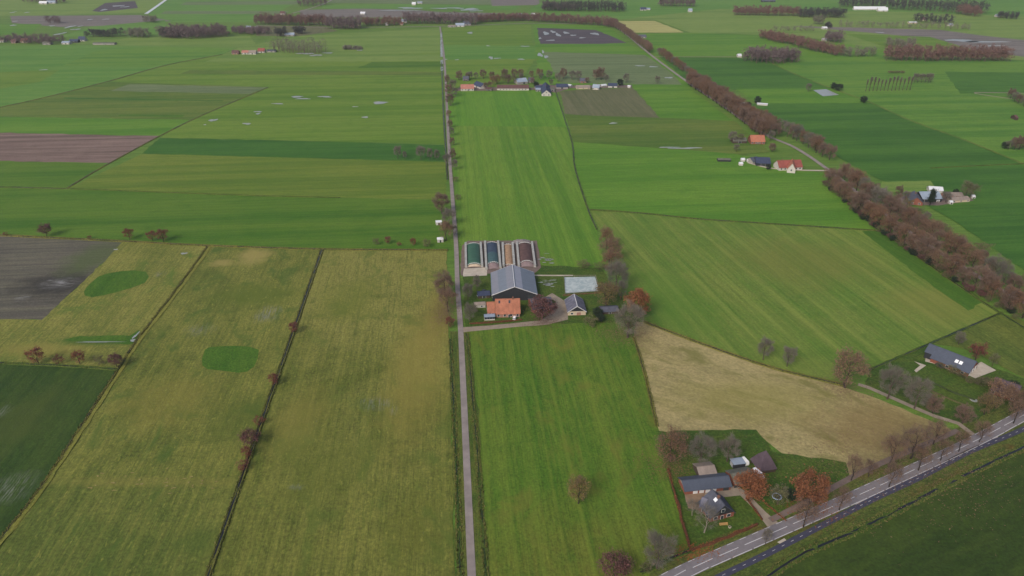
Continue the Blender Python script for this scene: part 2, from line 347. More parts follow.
F('meadow', [(130, 84), (266, 87.5), (250, 94), (110, 91)], M['grey_crop'], 'grey-green upper strip of the pale striped meadow')
F('meadow', [(120, 114.5), (185, 115), (182, 117), (118, 116.5)], M['lush_a'], 'short dark strip in the pale striped meadow')
F('ploughed_field', [(-160, 133), (0, 133), (160, 136), (110, 163), (0, 161), (-160, 161)], M['soil_purple'], 'mauve ploughed strip at the left edge')
F('meadow', [(-160, 161), (0, 161.5), (109, 164), (66, 189), (0, 187), (-160, 184)], M['lush_a'], 'green wedge below the mauve ploughed strip')
F('meadow', [(160, 138), (300, 141), (444, 145), (445, 162), (256, 157), (142, 154)], M['lush_dark'], 'dark green strip left of the lane')
F('meadow', [(66, 189), (142, 154), (256, 157), (445, 162), (446, 200), (256, 196), (120, 191)], M['lush_b'], 'yellow-green meadow below the dark green strip')
F('meadow', [(-160, 184), (0, 187), (66, 189), (120, 191), (256, 196), (446, 200), (452, 250), (322, 249), (209, 246), (122, 241), (0, 235), (-160, 228)], M['lush_a'], 'broad deep green meadow above the olive fields')
F('ploughed_field', [(-160, 228), (0, 236), (123, 242), (108, 258), (80, 285), (42, 320), (-160, 316)], M['soil_left'], 'grey-brown bare field at the left edge')
F('meadow', [(122, 242), (210, 246), (178, 288), (140, 338), (119, 369), (0, 363), (-160, 356), (-160, 316), (42, 320), (80, 285), (108, 258)], M['olive_c'], 'tan-olive meadow with sunken green oval')
F('meadow', [(-160, 356), (0, 363), (118, 370), (78, 432), (40, 490), (0, 541), (-160, 700)], M['dark_left'], 'dark green field in the lower left corner')
F('meadow', [(210, 246), (322, 249), (208, 576), (190, 640), (-160, 760), (-40, 600), (0, 542), (40, 491), (79, 432), (119, 370), (141, 338), (179, 288)], M['olive_b'], 'olive meadow between the grass track and the red-shrub ditch')
F('meadow', [(323, 249), (447, 250), (449, 340), (451.5, 432), (455.5, 576), (458, 650), (190, 650), (208, 576)], M['olive_a'], 'straw-olive meadow left of the lane')
F('meadow', [(84, 292), (90, 284), (98, 277), (108, 273.5), (120, 271.5), (134, 270.5), (146, 272), (149, 277), (145, 283), (132, 288), (118, 292), (104, 295.5), (92, 297.5), (85, 296)], M['bright_patch'], 'bright green sunken oval in the tan-olive meadow', jit=.9)
F('meadow', [(205, 350), (209, 347.5), (220, 346.5), (236, 346), (250, 347), (259, 350), (258, 358), (254, 367), (247, 372), (238, 373), (222, 371), (208, 369.5), (202.5, 366), (202, 359)], M['bright_patch'], 'bright green rounded square in the olive meadow', jit=.8)
F('meadow', [(64, 340), (80, 336), (130, 336), (139, 330), (139, 342), (128, 345), (90, 342)], M['bright_patch'], 'narrow bright green wedge beside the grass track')
# ---- right of the lane
F('meadow', [(442, 28), (470, 27), (530, 24), (533, 44), (540, 52), (512, 92), (446, 92)], M['lush_c'], 'green field above the middle farm row, right of the lane')
F('meadow', [(443, 45), (536, 46), (541, 59), (443, 60)], M['lush_d'], 'blue-green strip above the middle farm row')
F('meadow', [(533, 24), (600, 25), (612, 29), (627, 43), (660, 58), (690, 84), (690, 90), (540, 90)], M['lush_h'], 'green meadow between middle farm row and far tree belt')
F('ploughed_field', [(537, 28), (596, 30), (627, 43), (600, 44), (540, 44)], M['soil_dark'], 'dark ploughed field streaked with standing water')
F('ploughed_field', [(543, 52), (645, 55), (670, 72), (682, 85), (560, 83)], M['grey_crop'], 'grey-green crop field above the middle farm row')
F('meadow', [(447, 92), (555, 90), (563, 114), (572, 128), (450, 127)], M['lush_g'], 'vivid green field right below the middle farm row')
F('meadow', [(450, 126), (568, 127), (572, 144), (575, 168), (587, 206), (597, 230), (605, 268), (590, 272), (462, 260), (456, 200)], M['lush_f'], 'yellow-green field behind the silage clamps')
F('ploughed_field', [(560, 92), (590, 89), (633, 88), (660, 118), (600, 117), (565, 114)], M['stubble'], 'grey-brown stubble plot below the middle farm row')
F('meadow', [(633, 86), (686, 86), (734, 122), (660, 118)], M['lush_h'], 'bright green wedge beside the stubble plot')
F('meadow', [(565, 115), (660, 118), (734, 121), (770, 152), (735, 156), (574, 143)], M['moss'], 'mossy olive-green strip beside the diagonal lane')
F('meadow', [(573, 142), (735, 154), (800, 170), (828, 174), (886, 231), (768, 223), (700, 219), (640, 213), (590, 209), (576, 168)], M['lush_h'], 'green meadow below the red-roofed farms')
F('meadow', [(590, 211), (640, 214), (768, 224.5), (888, 232), (985, 301), (1002, 313), (930, 344), (868, 371), (846, 385), (770, 367), (700, 343), (645, 322), (632, 300), (614, 255)], M['striped'], 'pale green field with diagonal mowing stripes')
F('meadow', [(862, 231.5), (890, 231), (985, 301), (968, 311), (934, 288)], M['lane_green'], 'dark green wedge along the diagonal lane')
F('meadow', [(462, 262), (600, 268), (640, 322), (628, 330), (545, 326), (466, 332)], M['garden'], 'farmyard grass around the big grey barn')
F('stubble_field', [(636, 322), (645, 323), (700, 345), (770, 369), (845, 388), (880, 400), (948, 428), (955, 436), (900, 462), (846, 480), (790, 462), (755, 431), (660, 433), (650, 395), (633, 340)], M['straw'], 'bleached straw-coloured rough field')
F('meadow', [(468, 331), (540, 324), (628, 323), (634, 340), (645, 375), (657, 425), (664, 465), (690, 552), (650, 600), (560, 660), (495, 660), (489, 576), (479.5, 432)], M['front_green'], 'green field below the orange-roofed farmhouse')
F('lawn', [(657, 431), (756, 430), (772, 452), (846, 463), (850, 478), (800, 506), (765, 524), (690, 553), (665, 468)], M['garden'], 'green garden around the dark-roofed farmhouse', 'lawn')
F('meadow', [(736, 610), (768, 575), (800, 555), (865, 526), (1003, 456), (1060, 430), (1260, 420), (1260, 700), (736, 700)], M['dark_green'], 'dark green field in the lower right corner')
F('meadow', [(931, 344), (1001, 313), (1030, 325), (1160, 380), (1160, 400), (1050, 392), (985, 358), (960, 348)], M['olive_d'], 'olive paddock behind the blue-roofed barn house')
F('lawn', [(868, 372), (930, 345), (985, 365), (1060, 392), (1060, 410), (1000, 418), (955, 424), (900, 400), (866, 388)], M['garden'], 'lawn around the blue-roofed barn house', 'lawn')
# ---- beyond the diagonal lane
F('meadow', [(628, 34), (690, 33), (790, 36), (960, 60), (770, 60), (742, 57), (658, 57)], M['lush_h'], 'green meadow above the thin white field track')
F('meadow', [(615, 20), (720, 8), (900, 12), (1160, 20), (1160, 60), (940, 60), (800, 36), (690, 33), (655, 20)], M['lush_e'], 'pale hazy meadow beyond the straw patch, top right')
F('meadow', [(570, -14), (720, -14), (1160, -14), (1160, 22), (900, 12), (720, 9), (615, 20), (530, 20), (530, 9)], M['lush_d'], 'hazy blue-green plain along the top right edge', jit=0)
F('stubble_field', [(618, 21), (655, 21), (684, 32.5), (634, 33)], M['tan'], 'pale straw patch beyond the diagonal lane')
F('meadow', [(660, 57.5), (768, 58), (790, 72), (830, 88), (735, 90), (690, 84)], M['east_green'], 'deep green field below the thin white field track')
F('meadow', [(735, 89), (830, 88), (870, 103), (760, 105)], M['lush_h'], 'pale green strip beside the white-roofed sheds')
F('meadow', [(768, 60), (960, 60), (1160, 62), (1160, 225), (1030, 166), (965, 140), (910, 120), (870, 102), (830, 88), (790, 72)], M['east_mid'], 'striped green pasture right of the diagonal track')
F('meadow', [(945, 72), (1160, 74), (1160, 92), (960, 94)], M['east_green'], 'dark green band in the far right pasture')
F('meadow', [(750, 104), (870, 103), (910, 120.5), (965, 141), (1030, 167), (1160, 226), (1160, 340), (1030, 275), (960, 225), (890, 185), (820, 148)], M['east_green'], 'deep green pasture along the diagonal lane')
F('lawn', [(882, 182), (930, 181), (938, 190), (900, 193), (880, 190)], M['lush_e'], 'pale lawn beside the blue-roofed farm', 'lawn')
F('ploughed_field', [(790, 26), (940, 30), (985, 36), (1040, 42), (1160, 50), (1160, 66), (1024, 57), (970, 50), (935, 39), (860, 32)], M['soil_far'], 'grey ploughed field holding a white sheet of water')
F('meadow', [(845, 34), (930, 37), (976, 51), (885, 47)], M['lush_c'], 'yellow-green triangle by the grey ploughed field')
# ---- road margins
WAT = water_mat('ditch_water', S(30, 30, 30)); STRK = water_mat('wet_streak', S(84, 90, 80), .5); PUD = water_mat('puddle_water', S(140, 144, 142), .35)  # puddle water: the sky's reflection is put into its pale base colour
ASPH = plain('asphalt_grey', S(114, 109, 112), .12, .6, .8, .01); CONC = plain('concrete_lane', S(132, 123, 119), .2, .18, .85, .01)
BLUE = plain('asphalt_dark', S(60, 60, 76), .12, .8, .75, .01); PAINT = plain('road_paint', S(184, 182, 184), .12, 2)
SAND = plain('gravel', S(136, 124, 110), .16, .35, .9, .02); CREAM = plain('cream_paving', S(172, 162, 148), .15, .3, .9, .02)
MUD = plain('brick_paving', S(108, 94, 88), .15, .4, .9, .02)
LANE = [(440, 27), (443, 48), (445, 70), (447, 110), (449, 150), (452, 192), (456, 244), (457.5, 285), (460.5, 328), (465.3, 432), (471.7, 576), (476, 660)]
lane = line_px(LANE)
def strip(name, line, wd, z, mat, label, cat, jit=0, parent=None):
    o = ribbon(name, line, [(-wd / 2, z - .05), (-wd / 2, z), (wd / 2, z), (wd / 2, z - .05)], mat, parent, jit=jit)
    return tag(o, label, cat, kind='structure')
F('verge', [(449.5, 332), (458, 332), (464, 432), (468, 576), (471, 660), (458.5, 660), (455.8, 576), (451.8, 432)], M['verge'], 'rough grass verge left of the lane', 'verge')
F('verge', [(462, 331), (468, 331), (480, 432), (489.5, 576), (494, 660), (476, 660), (474, 576), (467, 432)], M['verge'], 'rough grass verge right of the lane', 'verge')
F('verge', [(690, 548), (765, 520), (850, 478), (955, 430), (1060, 380), (1060, 445), (1003, 457), (865, 527), (800, 556), (730, 612), (620, 612), (650, 575)], M['rough'], 'rough brown-green verge on both sides of the main road', 'verge')
strip('country_lane', lane, 3.0, .46, CONC, 'narrow grey country lane running straight up the picture', 'road')
road = line_px([(640, 596), (687, 571), (768, 535.5), (868, 491.5), (968, 445), (1010, 423), (1075, 388), (1140, 352)])
cyc = line_px([(680, 598), (722.5, 576), (768, 554), (868, 502.5), (918, 479), (968, 453), (1018, 432), (1085, 400)])
ro = strip('main_road', road, 6.0, .46, ASPH, 'grey two-lane main road crossing the lower right corner', 'road')
cy = strip('cycle_path', cyc, 2.5, .46, BLUE, 'dark blue-grey cycle path below the main road', 'path')
def dashes(parent, line, off, wd, ln, gap, z=.475, name='lane_marking'):
    me = None
    for p, d in along(line, ln + gap):
        nr = Vector((-d.y, d.x, 0)); c = p + nr * off + d * ln / 2
        if me is None:
            o = MB().box(-ln / 2, ln / 2, -wd / 2, wd / 2, -.02, .0).build(name, PAINT, parent); me = o.data
        else:
            o = bpy.data.objects.new(name, me); COL.objects.link(o); o.parent = parent
        o.location = (c.x, c.y, z); o.rotation_euler = (0, 0, math.atan2(d.y, d.x))
dashes(ro, road, 0.0, .28, 9, 3); dashes(ro, road, 2.75, .2, 3, 3); dashes(ro, road, -2.75, .26, 9, 1)
dashes(cy, cyc, 0.0, .14, 1.4, 3.4)
strip('service_path', line_px([(770, 521), (800, 506), (850, 479), (876, 466), (945, 436.5), (958, 431)]), 2.6, .44, MUD, 'mauve-grey service path along the upper side of the main road', 'path')
strip('field_path', line_px([(858, 385), (868, 388), (900, 402), (935, 417), (958, 424), (975, 437)]), 2.6, .45, SAND, 'pale sand path between straw field and barn-house lawn', 'path')
F('driveway', [(726, 487), (738, 487), (748, 494), (757, 504), (766, 513), (779, 524), (784, 529), (772, 534), (764, 523), (752, 508), (740, 496), (700, 500), (686, 503), (684, 492)], SAND, 'tan gravel drive of the dark-roofed farmhouse', 'driveway', jit=.2)
F('crossing', [(852, 503), (868, 496), (870, 502), (858, 507)], CREAM, 'pale concrete crossing between main road and cycle path, middle one', 'path', jit=.1, z=.45)
F('crossing', [(777, 543), (784, 539), (790, 545), (786, 548)], CREAM, 'pale concrete crossing between main road and cycle path, lower one', 'path', jit=.1, z=.45)
F('crossing', [(980, 443), (996, 436), (1000, 440), (986, 446)], CREAM, 'pale concrete crossing between main road and cycle path, upper one', 'path', jit=.1, z=.45)
F('driveway', [(461, 333), (461, 328), (490, 326), (540, 321), (552, 312), (556, 302), (546, 297), (552, 293.5), (567, 303), (568, 320), (548, 325), (490, 330)], SAND, 'pale sandy drive curling round the orange-roofed farmhouse', 'driveway', jit=.3)
F('yard', [(462, 246), (468, 241), (537, 241), (541, 268), (533, 275), (486, 274), (461, 276), (461, 262)], MUD, 'brick-grey yard under the silage clamps', 'yard', jit=.4)
F('yard', [(464, 269), (487, 268), (487, 276), (463, 277)], CREAM, 'cream concrete apron before the green silage clamp', 'yard', jit=.2)
strip('farm_track', line_px([(533, 275.8), (552, 276), (573, 276)]), 1.6, .43, CREAM, 'thin pale track from barn to paddock', 'path')
strip('field_track', line_px([(655, 57), (700, 57), (745, 57)]), 2.4, .42, SAND, 'thin white field track right of the diagonal lane', 'path')
strip('field_track', line_px([(760, 57), (790, 72), (830, 88), (870, 102.5), (910, 120.5), (965, 140.5), (1028, 166), (1100, 196)]), 3.2, .42, M['moss'], 'worn olive track crossing the far right pastures', 'path', jit=.3)
strip('field_track', line_px([(1024, 93.5), (975, 93), (1000, 97.5), (1012, 99)]), 2.5, .42, SAND, 'pale hooked track at the far right edge', 'path')
strip('lane', line_px([(612, 24), (628, 36), (652, 56), (690, 84), (720, 104), (760, 132), (795, 148), (828, 170), (870, 203), (925, 243), (980, 278), (1040, 312), (1120, 356)]), 4.0, .44, CONC, 'grey lane under the diagonal double tree row', 'road')
strip('driveway', line_px([(828, 171), (800, 170.5), (770, 168.5), (748, 163)]), 3.0, .45, CREAM, 'pale drive of the red-roofed farm off the diagonal lane', 'driveway')
strip('belt_road', line_px([(256, 25.5), (330, 27.5), (440, 26.5), (530, 23.5), (612, 25)], 20), 4, .42, CONC, 'far road in front of the long tree belt', 'road')
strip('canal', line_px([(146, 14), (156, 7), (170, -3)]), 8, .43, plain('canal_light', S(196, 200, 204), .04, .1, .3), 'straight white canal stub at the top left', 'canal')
strip('lane', line_px([(292, 13.5), (312, 8), (330, 1), (340, -8)], 20), 5, .43, CONC, 'far pale road climbing to the top edge left of centre', 'road')

# ---- ditches: two raised grass banks with dark water between
BANK = field_mat('bank_grass', S(72, 78, 36), S(104, 98, 54), NS, .5, 6, .6, 8, .7, .5, .8)
BANKG = field_mat('bank_green', S(52, 74, 30), S(78, 88, 44), NS, .5, 6, .6, 8, .6, .5, .7)
REED = leaf_mat('reed', S(108, 104, 60), S(80, 84, 42), S(96, 94, 54))
def ditch(px, wd, label, bank=None, hi=.55, reeds=0.0, step=4.0, water=.22, wmat=None):
    ln = line_px(px, step)
    root = ribbon('ditch', ln, [(-wd, .05), (-wd * .62, .2 + hi), (-wd * water, .44), (wd * water, .44), (wd * .62, .2 + hi), (wd, .05)], bank or BANK, jit=.13)
    tag(root, label, 'ditch', kind='structure')
    ribbon('water', ln, [(-wd * water * 1.3, .47), (wd * water * 1.3, .47)], wmat or WAT, root, jit=.12)
    if reeds:
        v = []; f = []; t = []
        for p, d in along(ln, reeds):
            nr = Vector((-d.y, d.x, 0)); q = p + nr * rnd.choice((-1, 1)) * rnd.uniform(wd * .3, wd * .95) + d * rnd.uniform(-1, 1)
            for k in range(3):
                a = rnd.uniform(0, 6.3); s = rnd.uniform(.15, .4); h = rnd.uniform(.5, 1.1); b = len(v)
                v += [(q.x - math.cos(a) * s, q.y - math.sin(a) * s, .35), (q.x + math.cos(a) * s, q.y + math.sin(a) * s, .35), (q.x + rnd.gauss(0, .2), q.y + rnd.gauss(0, .2), .3 + h)]
                f.append((b, b + 1, b + 2)); t.append(rnd.random())
        r = mesh_obj('reed_fringe', v, f, REED, root, tint=t); r['kind'] = 'stuff'
    return root
ditch([(322, 250), (300, 313), (270, 398), (240, 484), (208, 576), (182, 650)], 1.45, 'dark ditch dotted with red shrubs between the olive meadows', reeds=.5)
T1 = [(209, 246), (178, 289), (140, 338), (119, 370), (79, 432), (40, 490.5), (0, 541.5), (-50, 606)]
fm('track', (100, 104, 52), (116, 114, 62), NS, streak=.8, long=12, amt=.5, patch=10, patchamt=.5, fine=.8, fineamt=.5)
strip('grass_track', line_px([(x + 2.2, y) for x, y in T1]), 1.8, .42, M['track'], 'pale worn grass track along the olive meadow', 'path', jit=.25)
ditch([(x - 1.2, y) for x, y in T1], .8, 'narrow ditch beside the pale grass track', reeds=.5, water=.1, hi=.3)
ditch([(-120, 358), (0, 363.5), (60, 366), (119, 370)], 1.1, 'ditch above the dark green corner field', BANKG, reeds=.8)
ditch([(-120, 229), (0, 235.5), (122, 241.5), (209, 246), (322, 249.5), (448, 250.5)], 1.6, 'ditch under the broad deep green meadow', reeds=.9)
ditch([(450.5, 340), (453.2, 400), (455, 432), (458, 500), (460.5, 576), (463, 640)], 1.2, 'ditch along the left verge of the lane', BANKG, reeds=.35, water=.05, hi=.15)
ditch([(466.5, 334), (470, 370), (475.5, 432), (481, 500), (486, 576), (490, 640)], 1.2, 'ditch along the right verge of the lane', BANKG, reeds=.35, water=.05, hi=.15)
ditch([(441.6, 62), (443.3, 110), (445.5, 146), (447.5, 180)], 1.1, 'straight roadside ditch beside the upper lane', BANKG, water=.25, hi=.3)
ditch([(441.2, 33), (441.4, 46), (441.6, 57)], 1.8, 'bright water-filled ditch beside the top of the lane', BANKG, water=.75, hi=.3, wmat=PUD)
ditch([(441.6, 60), (441.8, 64)], 1.8, 'bright water-filled ditch end beside the lane, upper short piece', BANKG, water=.75, hi=.3, wmat=PUD)
ditch([(441.9, 67), (442.1, 71)], 1.8, 'bright water-filled ditch end beside the lane, lower short piece', BANKG, water=.75, hi=.3, wmat=PUD)
ditch([(268, 87.5), (190, 121), (110, 163), (66, 189)], 1.2, 'diagonal ditch right of the mauve ploughed strip', BANK, hi=.25, water=.15)
ditch([(66, 189), (0, 187.3), (-120, 184)], 1.6, 'short ditch under the green wedge at the left edge', BANKG)
ditch([(66, 189), (120, 191), (256, 196), (340, 198)], .9, 'faint ditch under the yellow-green meadow', BANKG)
ditch([(-120, 131), (0, 107.5), (55, 95), (110, 81), (165, 65.5), (222, 54.5)], 1.4, 'diagonal ditch below the broad left meadow', BANK, hi=.25, water=.15)
ditch([(555, 90), (563, 114), (572, 143), (575, 168), (587, 207), (597, 230)], .8, 'ditch right of the yellow-green farm field', BANKG)
ditch([(590, 210), (640, 213.5), (700, 219.5), (768, 224), (885, 231.5)], 1.5, 'dark ditch above the striped field', BANKG, reeds=1.2)
ditch([(643, 322), (700, 343.5), (770, 367.5), (846, 386)], 1.5, 'grassy ditch between striped and straw field', BANK, reeds=.7)
ditch([(634, 338), (645, 375), (657, 427)], 1.0, 'field edge ditch left of the straw field', BANK, reeds=.6, water=.08)
ditch([(868, 371), (930, 344), (1002, 313)], 1.1, 'ditch between striped field and barn-house lawn', BANKG)
ditch([(750, 590), (800, 556), (865, 527), (935, 491), (1003, 457.5), (1060, 432)], 2.2, 'wide roadside ditch below the cycle path', BANKG, reeds=.25, water=.16, hi=.35)
ditch([(640, 573), (668, 560), (690, 551)], 1.4, 'short ditch beside the main road at the field corner', BANKG)
ditch([(826, 182), (880, 229), (930, 266), (985, 304), (1050, 344)], 1.3, 'ditch along the field side of the diagonal lane', BANKG)
ditch([(930, 168.5), (980, 166), (1030, 164)], 1.2, 'faint ditch in the deep green pasture', BANKG)

# ---- standing water
def puddle(spots, label, mat=None, name='puddle', cat='water'):
    v = []; f = []
    z = nextz() + .02
    for x, y, wx, hy in spots:
        c = P(x, y); wx *= .85; hy *= .85; ax = (P(x + wx / 2, y) - c).x; ay = (P(x, y - hy / 2) - c).y; n = 14; b = len(v)
        ph = [rnd.uniform(0, 6.28) for _ in range(3)]
        for k in range(n):
            t = 2 * math.pi * k / n; r = 1 + .28 * math.sin(2 * t + ph[0]) + .2 * math.sin(3 * t + ph[1]) + .12 * math.sin(5 * t + ph[2])
            v.append((c.x + ax * r * math.cos(t), c.y + ay * r * math.sin(t), z))
        f.append(tuple(range(b, b + n)))
    return tag(mesh_obj(name, v, f, mat or PUD), label, cat, kind='structure')
def streaks(cx, cy, wx, hy, n, ang, label, ln=(2, 6), wd=.5, mat=None):
    v = []; f = []; z = nextz() + .02
    for _ in range(n):
        c = P(cx + rnd.gauss(0, wx / 3), cy + rnd.gauss(0, hy / 3)); a = ang + rnd.gauss(0, .06); L = rnd.uniform(*ln); W = wd * rnd.uniform(.4, 1.2); b = len(v)
        d = Vector((math.cos(a), math.sin(a), 0)); nr = Vector((-d.y, d.x, 0))
        for s, q in ((-1, 0), (-.5, .8), (.4, 1), (1, .1), (.5, -.9), (-.4, -1)):
            p = c + d * s * L / 2 + nr * q * W * rnd.uniform(.3, 1); v.append((p.x, p.y, z))
        f.append(tuple(range(b, b + 6))[::-1])
    return tag(mesh_obj('puddle', v, f, mat or STRK), label, 'water', kind='structure')  # both uses are debris shards, not water
puddle([(297, 97, 16, 1.6), (325, 97, 15, 1.5), (303, 99, 22, 1), (278, 104, 16, 1), (258, 112, 8, 1.4)], 'row of shallow puddles in the wide bright meadow, left')
puddle([(380, 103, 20, 2.4), (365, 117.5, 10, 1.4), (355, 107, 6, 1)], 'pair of shallow puddles in the wide bright meadow, right')
puddle([(213, 120.5, 8, 3), (247, 124, 9, 2), (258, 114, 6, 1.4), (205, 125, 3, 1)], 'scattered puddles at the left end of the wide bright meadow')
puddle([(44, 70, 8, 1)], 'small puddle in the broad meadow below the left farm row')
puddle([(613, 123.5, 10, 1.3)], 'thin puddle in the mossy olive strip')
puddle([(653, 67, 8, 1.4), (669, 78, 8, 1.6), (640, 66, 14, .8)], 'small puddles in the grey-green crop field')
puddle([(685, 148.5, 36, 1.6), (668, 147.6, 20, 1.2)], 'long thin pool in the green meadow under the mossy strip')
puddle([(540, 55, 5, 5), (546, 57, 4, 4), (543, 52, 3, 3)], 'bright pool where tracks meet in the green meadow')
puddle([(470, 33, 8, 1.6), (488, 46, 4, 1), (491, 58, 5, 3), (497, 58.5, 10, .8), (457, 60, 4, .8), (525, 46.5, 9, 1), (521, 59.5, 10, 1), (446, 59.5, 3, .8)], 'bright puddles in the field above the middle farm row')
puddle([(546, 33.5, 8, 3), (553, 32, 6, 2.5), (558, 35, 5, 4), (566, 33, 8, 2), (573, 35.5, 6, 1.6), (551, 40.5, 9, 1.2), (595, 34, 8, 3), (582, 38, 8, 1), (540, 38.5, 3, 2)], 'white standing water in the dark ploughed field')
F('pond', [(813, 90.4), (826, 89.4), (839, 95.2), (823, 96.6)], PUD, 'square white pond by dark bushes in the pasture', 'pond', jit=.3, z=.44)
puddle([(962, 40.8, 34, 2.8), (985, 42, 40, 2), (990, 46, 30, 1), (880, 32.6, 8, 1)], 'long white sheet of water in the grey ploughed field')
puddle([(410, 8.2, 28, 1.6), (440, 8.5, 20, 1), (470, 9.5, 20, 2.4), (455, 8.2, 22, 1.2), (400, 10.4, 40, 1), (476, 11, 14, 1)], 'far white flooded strip behind the long tree belt')
puddle([(118, 6, 10, 1.6), (104, 10, 6, 2), (125, 7, 8, 1.2)], 'white water in the small dark ploughed patch, top left')
puddle([(70, 27, 8, 2.4), (76, 29.5, 9, 1.6), (60, 34, 7, 3), (80, 26.5, 5, 1), (52, 26, 6, 1.4), (13, 25.5, 6, 1.6), (13, 12.5, 5, 1.2), (27, 12.6, 5, 1)], 'white puddles around the yards of the left farm row')
puddle([(90, 19.7, 7, 1), (106, 19.4, 6, 1), (15, 21.5, 4, 1)], 'small puddles in the mauve ploughed field')
puddle([(306, 53.8, 18, 1.8), (316, 55.5, 12, 2), (328, 53.2, 10, 1.2), (360, 50.5, 6, 1)], 'white pool below the bare grey copse')
puddle([(184, 254, 6, 2.4), (116, 250, 4, 1.6)], 'small puddle near the ditch above the tan-olive meadow')
puddle([(136, 336, 3, 8), (100, 342.6, 60, .9), (133, 341, 7, 2.5)], 'thin water line along the narrow bright green wedge')
streaks(548, 259, 12, 7, 14, EW, 'pale debris on the grass behind the barn', (2, 5), .8, PUD)  # debris drawn as flat shards in the pale puddle material
streaks(548, 284, 10, 6, 14, EW, 'pale debris on the grass beside the barn', (2, 5), .8, PUD)  # more debris shards in the same puddle material

puddle([(30 + rnd.uniform(50, 190), 482 + rnd.gauss(0, 5), rnd.uniform(2, 6), rnd.uniform(.8, 1.8)) for _ in range(26)], 'row of pale dry tufts across the lower olive meadow', M['tan_bare'], 'dry_tufts', 'grass')
# ------------------------------------------------------------------ vegetation
BARK = plain('bark', S(74, 64, 56), .2, 2.0, .95, .03); BARKD = plain('bark_dark', S(52, 46, 42), .2, 2.0, .95, .03)
BIRCH = plain('bark_pale', S(128, 120, 110), .25, 2.0, .9, .02)
TWIG = leaf_mat('twigs_brown', S(92, 76, 68), S(116, 96, 84), S(84, 76, 76)); TWIGG = leaf_mat('twigs_grey', S(98, 94, 86), S(122, 114, 104), S(86, 86, 80))
TWIGP = leaf_mat('twigs_mauve', S(98, 82, 74), S(120, 102, 92), S(90, 78, 72))
L_RUS = leaf_mat('leaf_russet', S(106, 76, 56), S(128, 96, 72), S(96, 76, 62)); L_BRO = leaf_mat('leaf_brown', S(108, 84, 66), S(130, 104, 82), S(98, 78, 66)); L_MAU = leaf_mat('leaf_mauve', S(106, 82, 68), S(126, 100, 82), S(96, 76, 66))
L_ORA = leaf_mat('leaf_orange', S(116, 70, 46), S(136, 88, 58), S(104, 70, 50)); L_OCH = leaf_mat('leaf_ochre', S(106, 90, 54), S(126, 106, 66), S(96, 84, 54))
L_RED = leaf_mat('leaf_red', S(98, 52, 44), S(120, 68, 54), S(92, 56, 50)); L_MAR = leaf_mat('leaf_maroon', S(88, 58, 58), S(106, 72, 68), S(82, 58, 58))
L_CON = leaf_mat('needle_dark', S(30, 44, 32), S(44, 58, 40), S(34, 46, 38)); L_GRN = leaf_mat('leaf_green', S(56, 72, 40), S(78, 92, 54), S(60, 72, 44))
L_OLI = leaf_mat('leaf_olive', S(88, 90, 56), S(108, 106, 70), S(80, 80, 52))

def crown_arrays(rg, centres, n_leaf, leaf, sig, n_twig, tw_len, tw_w, up=.5):
    """small leaf faces and thin twigs scattered round limb ends, as numpy triangles"""
    C = np.array(centres); out = []; mi = []
    if n_leaf:
        k = rg.integers(0, len(C), n_leaf); c = C[k] + rg.normal(0, 1, (n_leaf, 3)) * sig
        d1 = rg.normal(0, 1, (n_leaf, 3)); d2 = rg.normal(0, 1, (n_leaf, 3)); s = leaf * rg.uniform(.6, 1.4, (n_leaf, 1))
        d1 = d1 / np.linalg.norm(d1, axis=1, keepdims=True) * s; d2 = d2 / np.linalg.norm(d2, axis=1, keepdims=True) * s
        out.append(np.stack([c - d1 * .6, c + d1 * .6, c + d2], 1)); mi.append(np.zeros(n_leaf, int))
    if n_twig:
        k = rg.integers(0, len(C), n_twig); c = C[k] + rg.normal(0, 1, (n_twig, 3)) * np.array(sig) * .75
        mid = C.mean(0) - np.array([0, 0, 2.0]); d = c - mid; d = d / (np.linalg.norm(d, axis=1, keepdims=True) + 1e-6) + rg.normal(0, .55, (n_twig, 3)); d[:, 2] += up
        d = d / np.linalg.norm(d, axis=1, keepdims=True) * tw_len * rg.uniform(.5, 1.4, (n_twig, 1))
        s = np.cross(d, rg.normal(0, 1, (n_twig, 3))); s = s / (np.linalg.norm(s, axis=1, keepdims=True) + 1e-6) * tw_w
        out.append(np.stack([c - s, c + s, c + d], 1)); mi.append(np.ones(n_twig, int))
    t = np.concatenate(out); t[:, :, 2] = np.maximum(t[:, :, 2], .1); return t, np.concatenate(mi)
def tri_mesh(name, tris, mats, mi, tint):
    me = bpy.data.meshes.new(name); n = len(tris)
    me.vertices.add(3 * n); me.vertices.foreach_set('co', tris.reshape(-1).astype(np.float32))
    me.loops.add(3 * n); me.loops.foreach_set('vertex_index', np.arange(3 * n, dtype=np.int32))
    me.polygons.add(n); me.polygons.foreach_set('loop_start', np.arange(0, 3 * n, 3, dtype=np.int32))
    me.polygons.foreach_set('loop_total', np.full(n, 3, dtype=np.int32))
    for m in mats: me.materials.append(m)
    me.polygons.foreach_set('material_index', mi.astype(np.int32))
    at = me.attributes.new('tint', 'FLOAT', 'FACE'); at.data.foreach_set('value', tint.astype(np.float32))
    me.update(calc_edges=True); return me
PROTO = {}
